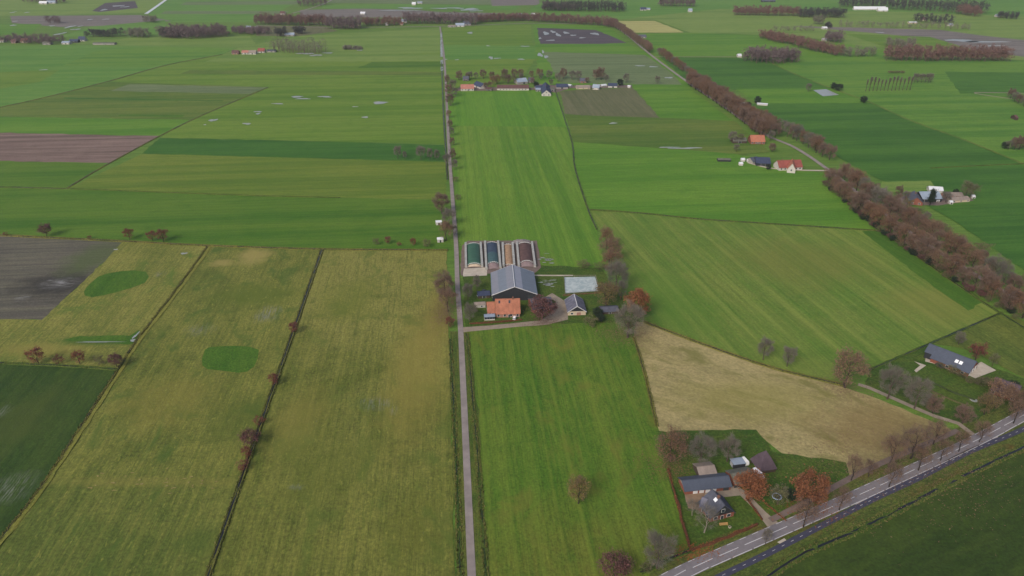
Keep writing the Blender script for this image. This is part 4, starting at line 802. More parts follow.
hedge([(900, 376), (925, 381), (950, 392), (975, 401)], .9, 1.2, plain('hedge_green', S(58, 70, 38), .2, 2), L_GRN, 'low green hedge across the barn-house lawn')
hedge([(930, 391), (945, 398), (968, 408)], .9, 1.0, plain('hedge_dull', S(84, 80, 50), .2, 2), L_OLI, 'dull hedge below the barn-house lawn')
hedge([(563, 296), (599.5, 293.5)], .8, 1.1, plain('hedge_brown', S(92, 74, 50), .2, 2), L_TAN, 'thin brown hedge along the paddock front')

# ---- fallen leaves under the big trees
def litter(x, y, rx, ry, n, mat, label):
    rg = np.random.default_rng(int(x)); c = P(x, y); q = np.stack([c.x + rg.normal(0, rx, n), c.y + rg.normal(0, ry, n), np.full(n, .5)], 1)
    d1 = rg.normal(0, 1, (n, 3)) * .22; d1[:, 2] *= .15; d2 = rg.normal(0, 1, (n, 3)) * .22; d2[:, 2] *= .15
    t = np.stack([q - d1, q + d1, q + d2], 1); o = bpy.data.objects.new('fallen_leaves', tri_mesh('fallen_leaves', t, [mat], np.zeros(n, int), rg.random(n))); COL.objects.link(o)
    tag(o, label, 'leaves', kind='stuff')
litter(446, 313, 4, 9, 2600, L_BRO, 'brown fallen leaves left of the lane opposite the farmhouse'); litter(626, 334, 9, 7, 3000, L_BRO, 'brown fallen leaves at the straw field corner')
litter(545, 323, 6, 4, 1000, L_MAR, 'maroon fallen leaves under the maroon tree'); litter(668, 466, 6, 6, 1500, L_RUS, 'russet fallen leaves under the garden corner oak')
litter(900, 462, 26, 16, 7000, L_BRO, 'brown fallen leaves above the main road'); litter(812, 508, 7, 5, 1500, L_ORA, 'orange fallen leaves beside the main road'); litter(692, 553, 6, 2, 900, L_BEE, 'rusty fallen leaves at the garden corner by the road')
litter(845, 389, 7, 6, 1500, L_BRO, 'brown fallen leaves under the large path tree'); litter(543, 260, 6, 8, 700, L_BRO, 'brown leaf patch on the grass behind the barn')
# ------------------------------------------------------------------ buildings
RF = {}
def rf(k, c, **kw): RF[k] = roof_mat('roof_' + k, S(*c), **kw); return RF[k]
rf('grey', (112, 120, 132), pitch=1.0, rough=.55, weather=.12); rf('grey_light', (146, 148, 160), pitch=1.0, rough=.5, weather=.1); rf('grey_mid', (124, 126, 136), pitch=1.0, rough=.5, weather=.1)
rf('orange', (158, 102, 80), weather=.38); rf('slate', (84, 86, 98), weather=.3); rf('slate_patchy', (104, 104, 118), weather=.55); rf('blue', (76, 82, 95), pitch=.5, rough=.5, weather=.15)
rf('red', (136, 76, 68), weather=.3); rf('pink', (164, 112, 100), weather=.3); rf('brownred', (96, 70, 68), weather=.3); rf('navy', (58, 66, 88), weather=.25); rf('white', (204, 206, 212), pitch=1.0, rough=.5, weather=.06)
rf('thatch', (84, 72, 80), pitch=.15, rough=.95, weather=.25); rf('tan', (138, 126, 118), weather=.25); rf('ice', (140, 152, 168), pitch=.6, rough=.5, weather=.12); rf('orange2', (164, 104, 82), weather=.25); rf('moss', (104, 104, 96), moss=.6)
def wall_mat(k, c): return plain('wall_' + k, S(*c), .14, 1.2, .9, .01)
WL = {k: wall_mat(k, c) for k, c in dict(brick=(124, 76, 62), white=(178, 174, 168), cream=(178, 162, 142), dark=(44, 46, 50), grey=(140, 136, 132), wood=(70, 60, 52), pinkbrick=(142, 106, 94), tan=(160, 142, 122)).items()}
GLASS = N('window_glass'); GLASS.b.inputs['Specular IOR Level'].default_value = .6; GLASS = GLASS.out(S(46, 54, 64), .12)
FRAME = plain('white_frame', S(222, 222, 218), .05, 2); DOORM = plain('dark_door', S(52, 56, 58), .1, 2); GUT = plain('trim', S(196, 196, 198), .06, 2); CHIM = plain('chimney_brick', S(112, 80, 68), .2, 3)
STEEL = plain('galvanised', S(150, 152, 156), .08, 1, .4)

def building(name, label, a, b, hr, he, W, roof, wall, cat='building', gable=None, over=.4, wins=(), doors=(), chim=None, sky=(), roof2=None, trim=False, skym=None, minL=None, group=None):
    p, q = P(a[0], a[1], hr), P(b[0], b[1], hr)
    if minL and (q - p).length < minL:
        m = (p + q) / 2; d = (q - p).normalized(); p = m - d * minL / 2; q = m + d * minL / 2
    c = (p + q) / 2; d = q - p; L = d.length; rz = math.atan2(d.y, d.x)
    t = thing(name, label, cat, (c.x, c.y, 0.02), rz, group)
    x = L / 2 - over; y = W / 2; toc = Vector((-c.x, -c.y)); toc.normalize()
    sy = 1 if (-math.sin(rz) * toc.x + math.cos(rz) * toc.y) > 0 else -1; sx = 1 if (math.cos(rz) * toc.x + math.sin(rz) * toc.y) > 0 else -1
    slope = (hr - he) / (W / 2); zr = hr - .22; ze = he - .1
    m = MB()
    m.add([(-x, -y, 0), (x, -y, 0), (x, y, 0), (-x, y, 0), (-x, -y, ze), (x, -y, ze), (x, y, ze), (-x, y, ze)], [(0, 1, 5, 4), (2, 3, 7, 6)])
    m.add([(-x, -y, 0), (-x, y, 0), (-x, y, ze), (-x, -y, ze)], [(1, 0, 3, 2)]); m.add([(x, -y, 0), (x, y, 0), (x, y, ze), (x, -y, ze)], [(0, 1, 2, 3)])
    m.build('wall', wall, t)
    for s in (-1, 1):
        g = MB(); g.add([(s * x, -y, ze), (s * x, y, ze), (s * x, 0, zr), (s * (x - .25), -y, ze), (s * (x - .25), y, ze), (s * (x - .25), 0, zr)], [(0, 1, 2), (5, 4, 3), (0, 3, 4, 1)])
        g.build('gable', gable or wall, t)
    r = MB(); ov = over * .9; th = .16
    for s in (-1, 1):
        yo, zo = s * (W / 2 + ov), he - slope * ov
        top = [(-L / 2, 0, hr), (L / 2, 0, hr), (L / 2, yo, zo), (-L / 2, yo, zo)]; bot = [(u, v_, z - th) for u, v_, z in top]
        r.add(top + bot, [(0, 1, 2, 3), (7, 6, 5, 4), (0, 3, 7, 4), (1, 5, 6, 2), (3, 2, 6, 7)])
    ro_ = r.build('roof', roof, t)
    MB().box(-L / 2 - .02, L / 2 + .02, -.18, .18, hr - .05, hr + .07).build('ridge_cap', GUT if trim else roof, ro_)
    if trim:
        for s in (-1, 1):
            for e_ in (-1, 1):
                A = Vector((e_ * (L / 2 + .03), 0, hr + .03)); B = Vector((e_ * (L / 2 + .03), s * (W / 2 + ov), he - slope * ov + .03))
                MB().add([A, B, B + Vector((0, 0, -.4)), A + Vector((0, 0, -.4)), A - Vector((e_ * .12, 0, 0)), B - Vector((e_ * .12, 0, 0)), B - Vector((e_ * .12, 0, .4)), A - Vector((e_ * .12, 0, .4))],
                         [(0, 1, 2, 3), (7, 6, 5, 4), (0, 4, 5, 1), (3, 2, 6, 7), (1, 5, 6, 2)]).build('barge_board', GUT, ro_)
    def opening(kind, side, pos, z0, ww, hh, fm_, pm_):
        dx = .07
        if side == 'front': fr = lambda x0, x1, k, z0, z1: MB().box(x0, x1, *sorted((sy * (y - .1), sy * (y + k))), z0, z1); u = pos * x
        else: fr = lambda x0, x1, k, z0, z1: MB().box(*sorted((sx * (x - .1), sx * (x + k))), x0, x1, z0, z1); u = pos * y
        f_ = fr(u - ww / 2 - .1, u + ww / 2 + .1, dx, z0 - .1, z0 + hh + .1).build(kind, fm_, t)
        fr(u - ww / 2, u + ww / 2, dx + .03, z0, z0 + hh).build('pane' if kind == 'window' else 'leaf_panel', pm_, f_)
    for wi in wins: opening('window', *wi, FRAME, GLASS)
    for di in doors: opening('door', *di[:5], FRAME if len(di) < 6 else di[5], DOORM if len(di) < 7 else di[6])
    if chim is not None:
        u, hh = chim; MB().box(u * x - .45, u * x + .45, -.4, .4, hr - .8, hr + hh).build('chimney', CHIM, ro_)
    for u, v_, a_, b_ in sky:                   # roof lights on the slope that faces the camera
        y0 = sy * v_ * (W / 2); y1 = sy * (v_ * (W / 2) + b_); f_ = lambda yy: hr - abs(yy) * slope
        MB().add([(u * x - a_ / 2, y0, f_(y0) + .06), (u * x + a_ / 2, y0, f_(y0) + .06), (u * x + a_ / 2, y1, f_(y1) + .06), (u * x - a_ / 2, y1, f_(y1) + .06),
                  (u * x - a_ / 2, y0, f_(y0) - .02), (u * x + a_ / 2, y0, f_(y0) - .02), (u * x + a_ / 2, y1, f_(y1) - .02), (u * x - a_ / 2, y1, f_(y1) - .02)],
                 [(0, 1, 2, 3), (0, 1, 5, 4), (1, 2, 6, 5), (2, 3, 7, 6), (3, 0, 4, 7)]).build('roof_light', skym or SKYL, t)
    t['dims'] = [L, W, sx, sy]
    return t
SKYL = plain('roof_light', S(226, 228, 232), .03, 1, .25)
F1_ = lambda n, z, w_, h: [('front', -0.8 + 1.6 * i / max(1, n - 1), z, w_, h) for i in range(n)]

# ---- big grey barn
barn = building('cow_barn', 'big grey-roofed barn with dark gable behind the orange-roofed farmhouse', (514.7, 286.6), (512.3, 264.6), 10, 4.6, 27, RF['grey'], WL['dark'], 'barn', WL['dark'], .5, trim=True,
    doors=[('end', -.72, 0, 3.4, 3.6, WL['dark'], DOORM)], wins=[('front', v_, 1.6, 3.2, 1.0) for v_ in (-.8, -.4, 0, .4, .8)])
L_, W_, sx_, sy_ = barn['dims']
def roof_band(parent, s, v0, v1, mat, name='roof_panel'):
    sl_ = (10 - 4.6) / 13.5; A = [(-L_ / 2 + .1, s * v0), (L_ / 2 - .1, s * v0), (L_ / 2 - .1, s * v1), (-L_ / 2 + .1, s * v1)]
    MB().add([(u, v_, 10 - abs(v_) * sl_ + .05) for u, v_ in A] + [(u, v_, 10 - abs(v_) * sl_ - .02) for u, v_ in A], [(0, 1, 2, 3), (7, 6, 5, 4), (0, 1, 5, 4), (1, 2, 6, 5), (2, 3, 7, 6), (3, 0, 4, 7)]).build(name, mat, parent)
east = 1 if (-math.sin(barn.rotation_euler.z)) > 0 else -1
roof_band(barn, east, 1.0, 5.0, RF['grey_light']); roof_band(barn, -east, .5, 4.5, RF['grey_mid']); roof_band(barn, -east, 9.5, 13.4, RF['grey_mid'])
barn['dims'] = 0; del barn['dims']
# ---- orange farmhouse in front of it
building('farmhouse', 'orange-tiled farmhouse in front of the big grey barn', (495, 299), (520, 298.4), 9.2, 3.0, 12.5, RF['orange'], WL['pinkbrick'], 'house', WL['brick'], .4,
    wins=F1_(4, .9, 1.3, 1.5), doors=[('front', .1, 0, 1.2, 2.2, FRAME, DOORM)], chim=(.45, 1.1), sky=[(-.7, .12, 1.0, 1.2), (.15, .12, 1.0, 1.2)], skym=GLASS)
building('house_annex', 'low orange-roofed annex at the left of the farmhouse', (486.5, 302), (494.6, 301.6), 7.2, 2.6, 9.5, RF['orange'], WL['white'], 'annex', WL['brick'], .3, wins=[('front', -.4, .8, 1.6, 1.3), ('front', .45, .8, 1.2, 1.3)])
t = thing('glass_porch', 'blue-white glazed porch before the orange annex', 'porch', P(489.5, 319.4), NS - math.pi / 2)
MB().box(-3, 3, -1.5, 1.5, 0, 1).build('base_wall', WL['white'], t)
for u in (-2.25, -.75, .75, 2.25): MB().box(u - .68, u + .68, -1.45, 1.45, 1.0, 2.5).build('pane', GLASS, t)
MB().box(-3.2, 3.2, -1.8, 1.8, 2.5, 2.7).build('roof', RF['ice'], t)
building('dark_shed', 'dark slate shed behind the maroon tree in the farm drive', (530, 299), (551, 297), 6.2, 3.0, 13, RF['slate'], WL['brick'], 'shed', over=.4, doors=[('front', .2, 0, 3, 2.6)], wins=[('front', -.5, 1, 1.2, 1.0), ('front', .75, 1, 1.2, 1)])
building('gabled_shed', 'small gabled shed with patchy slate roof beside the paddock', (577.4, 306.2), (574, 293.8), 6.6, 3.0, 10.5, RF['slate_patchy'], WL['cream'], 'shed', WL['dark'], .5, trim=True, doors=[('end', -.2, 0, 2.6, 2.3, GUT, WL['pinkbrick'])], wins=[('end', .55, .9, 1.4, 1.1)])
building('garden_hut', 'low dark hut under the trees right of the gabled shed', (600, 307), (618, 306), 3.4, 2.0, 7, RF['slate'], WL['wood'], 'hut', over=.3, doors=[('front', 0, 0, 1.2, 1.8)])
building('left_shed', 'dark low lean shed left of the barn by the garden', (477, 291.5), (490, 290.5), 3.6, 2.2, 6, RF['navy'], WL['wood'], 'shed', over=.3, doors=[('front', 0, 0, 2, 1.9)])
building('tool_shed', 'narrow pale-roofed outhouse left of the orange annex', (474, 302.5), (485.5, 301.8), 3.0, 2.2, 4, RF['tan'], WL['white'], 'shed', over=.2, wins=[('front', .3, .8, 1, .9)])
# car and bits between
def car(x, y, hd, label, paint, L=4.3, W=1.75, H=1.45, van=False, name='car', cat='car'):
    t = thing(name, label, cat, P(x, y, 0), hd); t.location.z = .46; pm = plain('paint_' + name, paint, .04, 1, .3, spec=.5)
    b = MB(); hb = H * .55; zs = .28
    prof = [(-L / 2, zs), (L / 2, zs), (L / 2, hb * .92), (L / 2 - .15, hb), (-L / 2 + .1, hb * 1.02), (-L / 2, hb * .9)]
    b.add([(u, -W / 2, z) for u, z in prof] + [(u, W / 2, z) for u, z in prof], [tuple(range(6)), tuple(range(11, 5, -1))] + [(i, i + 6, (i + 1) % 6 + 6, (i + 1) % 6) for i in range(6)])
    b.build('body', pm, t)
    c0, c1 = (-L * .47, L * .22) if van else (-L * .42, L * .2); c2 = (-L * .46, L * .36) if van else (-L * .49, L * .34)
    k = MB(); wv = W * .42; k.add([(c2[0], -W / 2 + .04, hb), (c2[1], -W / 2 + .04, hb), (c2[1], W / 2 - .04, hb), (c2[0], W / 2 - .04, hb), (c0, -wv, H - .06), (c1, -wv, H - .06), (c1, wv, H - .06), (c0, wv, H - .06)], [(0, 1, 5, 4), (1, 2, 6, 5), (2, 3, 7, 6), (3, 0, 4, 7)])
    cb = k.build('cabin', pm if van else GLASS, t)
    MB().box(c0 - .02, c1 + .02, -wv - .02, wv + .02, H - .06, H).build('roof_panel', pm, cb)
    if van:
        a_ = Vector((c2[1], 0, hb)); b_ = Vector((c1, 0, H - .06))
        MB().add([(c2[1] + .02, -wv, hb + .06), (c2[1] + .02, wv, hb + .06), (c1 + .05, wv * .95, H - .12), (c1 + .05, -wv * .95, H - .12)], [(0, 1, 2, 3)]).build('windscreen', GLASS, cb)
    for u in (-L * .3, L * .3):
        for s in (-1, 1):
            wh = MB(); wh.tube([(u, s * (W / 2 - .2), .32), (u, s * (W / 2 + .02), .32)], [.32, .32], 12); wo = wh.build('wheel', DOORM, t)
            MB().tube([(u, s * (W / 2 + .02), .32), (u, s * (W / 2 + .03), .32)], [.18, .18], 10).build('rim', STEEL, wo)
    for s in (-1, 1): MB().box(L / 2 - .04, L / 2 + .03, s * W * .36 - .18, s * W * .36 + .18, hb * .68, hb * .84).build('headlight', FRAME, t)
    return t
car(757.5, 476.5, heading((753, 472), (762, 480)), 'white van parked by the brown-leaved tree in the farmyard', S(232, 232, 236), 5.6, 2.0, 2.3, True, 'van', 'van')
car(480.5, 296.5, .3, 'silver car parked left of the barn', S(170, 174, 180)); car(483.5, 292.6, 1.2, 'dark car parked behind the silver car', S(46, 48, 52))
car(514.5, 319.5, 1.4, 'white car parked before the orange-roofed farmhouse', S(226, 226, 228))
car(939.5, 367.2, heading((939, 366), (960, 378)), 'dark car parked on the barn-house terrace', S(44, 46, 52))
# ---- silage clamps
GREENC = plain('cover_green', S(56, 88, 72), .16, .5, .6, .03, streak=(1, .15, 1)); NAVYC = plain('cover_navy', S(56, 66, 82), .2, .35, .55, .03); TEALC = plain('cover_teal', S(62, 86, 88), .18, .35, .55, .03)
BROWNC = plain('cover_brown', S(86, 66, 64), .25, .4, .8, .05); SIL = plain('silage', S(150, 122, 98), .2, .6, .95, .08); SILC = plain('silage_cream', S(176, 158, 138), .12, .6, .95, .05); SILP = plain('silage_pink', S(126, 110, 110), .15, .6, .95, .05)
WALLC = plain('clamp_concrete', S(154, 154, 150), .22, .5, .85, .02); TYRE = plain('sandbag', S(196, 196, 190), .12, 2)
def clamp(xf, yf, xb, yb, wpx, label, cover, face, hgt=2.6, cover2=None, front=.8):
    a_, b_ = P(xf, yf), P(xb, yb); d = b_ - a_; L = d.length; rz = math.atan2(d.y, d.x); wd = (P(xf + wpx / 2, yf) - P(xf - wpx / 2, yf)).x
    t = thing('silage_clamp', label, 'silage clamp', ((a_.x + b_.x) / 2, (a_.y + b_.y) / 2, .42), rz, 'silage clamps in a row')
    for s in (-1, 1):
        MB().add([(-L / 2, s * (wd / 2 + .05), 0), (L / 2, s * (wd / 2 + .05), 0), (L / 2, s * (wd / 2 + 1.65), 0), (-L / 2, s * (wd / 2 + 1.65), 0), (-L / 2, s * (wd / 2 + .15), 2.0), (L / 2, s * (wd / 2 + .15), 2.0), (L / 2, s * (wd / 2 + 1.55), 2.0), (-L / 2, s * (wd / 2 + 1.55), 2.0)],
                 [(4, 5, 6, 7), (0, 1, 5, 4), (1, 2, 6, 5), (2, 3, 7, 6), (3, 0, 4, 7)]).build('side_wall', WALLC, t)
    def heap(x0, x1, mat, name, dz=0.0):
        nu, nv = 14, 10; v = []; f = []
        for i in range(nu + 1):
            for j in range(nv + 1):
                u = i / nu; s = j / nv * 2 - 1; xx = x0 + (x1 - x0) * u
                env = min(1, (xx + L / 2) / (L * .12) + .0, (L / 2 - xx) / (L * .1)); env = max(.02, env) ** .5
                v.append((xx, s * wd / 2 * .99, dz + hgt * env * (1 - abs(s) ** 2.4 * .62) + rnd.gauss(0, .04)))
        for i in range(nu):
            for j in range(nv): k = i * (nv + 1) + j; f.append((k, k + 1, k + nv + 2, k + nv + 1)[::-1])
        return mesh_obj(name, v, f, mat, t, smooth=True)
    x0 = -L / 2 * front
    if cover2:
        xm = x0 + (L / 2 - x0) * .45; heap(xm, L / 2 * .96, cover, 'cover'); heap(x0, xm, cover2, 'cover', .03)
    else: heap(x0, L / 2 * .96, cover, 'cover')
    heap(-L / 2 * .985, x0, face, 'silage_face', -.15)
    n_ = int(wd / 1.1); me = None                  # a row of white sandbags at each end of the cover
    for xx in (x0 + .5, L / 2 * .9):
        for j in range(n_):
            s = (j + .5) / n_ * 2 - 1; env = max(.02, min(1, (xx + L / 2) / (L * .12), (L / 2 - xx) / (L * .1))) ** .5; z = hgt * env * (1 - abs(s) ** 2.4 * .62)
            if me is None: o = MB().box(-.28, .28, -.5, .5, 0, .2).build('sandbag', TYRE, t); me = o.data
            else: o = bpy.data.objects.new('sandbag', me); COL.objects.link(o); o.parent = t
            o.location = (xx, s * wd / 2 * .96, z + .05)
    return t
clamp(474.2, 268, 473.2, 245, 13.5, 'green-covered silage heap between concrete walls, leftmost clamp', GREENC, SILC, 2.8, front=.9)
clamp(493.5, 270, 491.6, 243.5, 11.5, 'navy-covered silage heap, second clamp from the lane', NAVYC, SILP, 2.4, TEALC, .72)
clamp(509, 268, 507.6, 245, 8, 'open tan silage heap without cover, third clamp from the lane', SIL, SILP, 1.6, front=.9)
clamp(527, 268, 524.4, 244.5, 13.5, 'brown-covered silage heap, rightmost clamp behind the barn', BROWNC, SILP, 2.8, front=.78)
t = thing('rubble_heap', 'grey heap behind the brown-covered clamp', 'heap', P(521.5, 243, 0)); hv = []; hf = []
for i in range(9):
    for j in range(7): u, v_ = i / 4 - 1, j / 3 - 1; hv.append((u * 6, v_ * 4, .45 + max(0, 1 - (u * u + v_ * v_) * .6) * 1.8 + rnd.gauss(0, .12)))
for i in range(8):
    for j in range(6): k = i * 7 + j; hf.append((k, k + 7, k + 8, k + 1))
mesh_obj('mound', hv, hf, plain('rubble', S(128, 120, 118), .25, .8, .95, .1), t)
# ---- paddock
ARENA = N('paddock_sand'); _f = ARENA.noise(ARENA.coord(0, (1, 1, 1)), .35, 5, .65, .8); _g = ARENA.ramp(_f, .42, .6)
ARENA.out(ARENA.mix(_g, S(142, 156, 158), S(176, 184, 184)), ARENA.ramp(_g, 0, 1, .3, .8)); ARENA = ARENA.m
field('paddock', [(564.3, 277.8), (595, 277.2), (599.2, 291.6), (565.5, 294)], ARENA, 'pale blue-grey mottled rectangular paddock beside the farm', 'paddock', jit=.1, z=.44)
t = thing('paddock_fence', 'low rail fence round the pale paddock', 'fence', P(580, 285)); RAILM = plain('fence_wood', S(132, 126, 112), .15, 2)
corn = [P(563.8, 277.4), P(595.6, 276.8), P(600, 292), P(565, 294.6)]; o0 = t.location
for i in range(4):
    A, B = corn[i] - o0, corn[(i + 1) % 4] - o0; n_ = int((B - A).length / 3)
    for zz in (.9, 1.35): MB().tube([A + Vector((0, 0, zz)), B + Vector((0, 0, zz))], [.06, .06], 4).build('rail', RAILM, t)
    for j in range(n_): q = A.lerp(B, j / n_); MB().box(q.x - .07, q.x + .07, q.y - .07, q.y + .07, 0, 1.45).build('post', RAILM, t)
# ---- white sheds left of the lane
building('white_shed', 'small white shed left of the lane, lower of two', (438.4, 237.4), (441.8, 237.2), 3.4, 2.6, 3.5, RF['white'], WL['white'], 'shed', over=.2, doors=[('front', 0, 0, 1.2, 2)], minL=4.6)
building('white_shed', 'small white shed left of the lane, upper half-hidden one', (436, 220.6), (441, 220.2), 3.2, 2.5, 3.4, RF['white'], WL['white'], 'shed', over=.2, doors=[('front', 0, 0, 1.2, 2)], minL=4.6)
# ---- dark-roofed farmhouse, lower right
building('farmhouse', 'dark-roofed farmhouse with white gable window beside the main road', (725, 505.6), (712, 488.8), 7.8, 2.7, 10.5, RF['slate'], WL['brick'], 'house', WL['dark'], .5, trim=False, chim=(-.05, 1.0),
    wins=[('end', 0, 4.0, 1.4, 1.4), ('end', -.55, .8, 1.5, 1.4), ('end', .55, .8, 1.5, 1.4), ('front', -.5, .8, 1.3, 1.3), ('front', .5, .8, 1.3, 1.3)], doors=[('end', 0, 0, 1.1, 2.1)], sky=[(.0, .12, 1.6, 1.0)])
building('house_wing', 'low grey cross wing on the left of the dark-roofed farmhouse', (702, 496.8), (712, 500.5), 5.2, 2.5, 6, RF['slate_patchy'], WL['brick'], 'house', over=.3, wins=[('front', 0, .8, 1.4, 1.2)])
building('long_barn', 'long brick stable with blue-grey roof and four white doors', (681.5, 480.5), (729, 475.6), 4.5, 2.6, 7.6, RF['blue'], WL['brick'], 'barn', WL['grey'], .5, doors=[('front', v_, 0, 1.7, 2.0, FRAME, GUT) for v_ in (-.55, -.27, 0, .27)] + [('front', .8, 0, 2.2, 2.2, DOORM, DOORM)])
building('barn_wing', 'grey-roofed wing continuing the long brick stable behind the tree', (730.5, 473.8), (753, 469.6), 4.4, 2.5, 8, RF['moss'], WL['brick'], 'barn', over=.4, doors=[('front', -.8, 0, 2.4, 2.3, DOORM, DOORM)])
building('tan_shed', 'tan-grey roofed shed behind the long brick stable', (696.5, 467), (714.5, 465), 4.0, 2.3, 8, RF['tan'], WL['wood'], 'shed', over=.3)
t = thing('container', 'small blue-grey container shed behind the stable', 'container', P(737, 465.5), heading((731, 464), (743, 462.6)))
MB().box(-2.7, 2.7, -1.9, 1.9, 0, 2.4).build('body', WL['dark'], t); MB().box(-2.8, 2.8, -2, 2, 2.4, 2.55).build('roof', RF['ice'], t); MB().box(-2.75, -2.7, -1.2, 1.2, .1, 2.1).build('door', STEEL, t)
t = thing('caravan', 'small white caravan right of the blue-grey container', 'caravan', P(744, 463.6), heading((742, 460), (746, 464)))
b = MB(); pr = [(-2, .5), (2, .5), (2.1, 1.2), (1.7, 2.3), (-1.7, 2.4), (-2.1, 1.3)]
b.add([(u, -.95, z) for u, z in pr] + [(u, .95, z) for u, z in pr], [tuple(range(6)), tuple(range(11, 5, -1))] + [(i, i + 6, (i + 1) % 6 + 6, (i + 1) % 6) for i in range(6)]); b.build('body', FRAME, t)
for s in (-1, 1): MB().tube([(0, s * .8, .32), (0, s * .97, .32)], [.32, .32], 10).build('wheel', DOORM, t); MB().box(-.6, .6, *sorted((s * .94, s * .97)), 1.3, 1.9).build('window', GLASS, t)
# pyramid-roofed hay barn
t = thing('hay_barn', 'hay barn with purple-grey pyramid roof in the lower right garden', 'hay barn', P(762.5, 468, 0), heading((752, 467), (774, 463.6)))
for a_ in range(4):
    u, v_ = ((-3.6, -3.6), (3.6, -3.6), (3.6, 3.6), (-3.6, 3.6))[a_]; MB().box(u - .15, u + .15, v_ - .15, v_ + .15, 0, 2.6).build('post', WL['wood'], t)
b = MB(); b.add([(-4.1, -4.1, 2.3), (4.1, -4.1, 2.3), (4.1, 4.1, 2.3), (-4.1, 4.1, 2.3), (-2.0, -2.0, 6.6), (2.0, -2.0, 6.6), (2.0, 2.0, 6.6), (-2.0, 2.0, 6.6), (0, 0, 9.6)], [(0, 1, 5, 4), (1, 2, 6, 5), (2, 3, 7, 6), (3, 0, 4, 7), (4, 5, 8), (5, 6, 8), (6, 7, 8), (7, 4, 8), (3, 2, 1, 0)]); b.build('roof', RF['thatch'], t)
for s in (-1, 1): MB().box(-3.3, 3.3, *sorted((s * 3.3, s * 3.45)), 0, 1.5).build('board_wall', WL['wood'], t)
for u, v_ in ((-1.5, 0), (1.5, .4)): MB().box(u - 1.3, u + 1.3, v_ - 2, v_ + 2, 0, 1.9).build('hay_bale', SIL, t)
# trampoline, garden table
t = thing('trampoline', 'round blue-rimmed trampoline in the lower right garden', 'trampoline', P(776.5, 498, 0)); pts = [(1.75 * math.cos(k * math.pi / 10), 1.75 * math.sin(k * math.pi / 10), .85) for k in range(21)]
MB().tube(pts, [.28] * 21, 5).build('rim', plain('rim_blue', S(150, 168, 196), .05, 1), t); MB().add([(1.6 * math.cos(k * math.pi / 10), 1.6 * math.sin(k * math.pi / 10), .84) for k in range(20)], [tuple(range(20))]).build('mat', DOORM, t)
for k in range(4): c_, s_ = 1.75 * math.cos(k * math.pi / 2), 1.75 * math.sin(k * math.pi / 2); MB().tube([(c_, s_, 0), (c_, s_, .85)], [.05, .05], 5).build('leg', STEEL, t)
t = thing('garden_bench', 'yellow-brown wooden bench on the front lawn', 'bench', P(723.5, 525.5), .1); WOODY = plain('bench_wood', S(164, 132, 84), .12, 2)
MB().box(-1.7, 1.7, -.35, .35, .55, .68).build('seat', WOODY, t); MB().box(-1.7, 1.7, .3, .4, .68, 1.2).build('backrest', WOODY, t)
for u in (-1.4, 1.4): MB().box(u - .1, u + .1, -.3, .3, 0, .55).build('leg', WOODY, t)
t = thing('flower_pot', 'pale round planter beside the wooden bench', 'planter', P(729.5, 528)); MB().tube([(0, 0, 0), (0, 0, .75)], [.4, .62], 12).build('pot', CREAM, t); MB().tube([(0, 0, .7), (0, 0, .95)], [.5, .25], 8).build('plant', L_OLI, t)
# ---- barn house, right
building('barn_house', 'long barn house with blue-grey roof and two bright roof lights', (937, 346.2), (977, 361.6), 7.2, 3.0, 12, RF['blue'], WL['brick'], 'house', WL['brick'], .5, sky=[(.2, .42, 1.5, 1.5), (.42, .42, 1.5, 1.5)],
    wins= [('front', -.1, .9, 1.4, 1.2), ('front', .3, .9, 1.4, 1.2), ('front', .7, .9, 1.4, 1.2)], doors=[('end', v_, .2, 1.9, 2.4, FRAME, FRAME) for v_ in (-.6, 0, .6)])
building('open_carport', 'dark open carport at the left end of the barn house', (929.5, 343.4), (938.6, 346.8), 7.0, 4.2, 9, RF['blue'], WL['dark'], 'carport', over=.4)  # closed walls, coloured dark for the shade inside the opening
field('terrace', [(960, 372), (981, 362.5), (996, 371), (975, 379)], CREAM, 'pale terrace at the right end of the barn house', 'terrace', jit=.1, z=.43)
field('terrace', [(926, 353), (938, 356), (960, 368.5), (958, 374.5), (936, 365), (925, 362)], CREAM, 'pale terrace strip before the barn house', 'terrace', jit=.1, z=.43)
field('terrace', [(684, 492), (706, 490), (703, 500), (699, 511), (688, 509)], plain('brown_terrace', S(128, 106, 86), .2, .4), 'brown terrace left of the dark-roofed farmhouse', 'terrace', jit=.3, z=.445)
field('garden_path', [(914, 362), (926, 366), (916, 373), (914, 371), (920, 366)], CREAM, 'pale bent garden path left of the barn house', 'path', jit=.1, z=.43)
building('edge_house', 'purple-roofed house half hidden by the broad tree at the right edge', (996, 377), (1022, 386), 7.0, 2.8, 11, RF['thatch'], WL['brick'], 'house', over=.4, wins=F1_(3, .9, 1.3, 1.2))
t = thing('garden_pond', 'small blue-white garden pond cover below the edge house', 'pond', P(973.5, 400.5)); MB().tube([(0, 0, 0), (0, 0, .3)], [1.8, 1.7], 14).build('rim', CREAM, t); MB().tube([(0, 0, .3), (0, 0, .34)], [1.5, 1.5], 14).build('water', PUD, t)
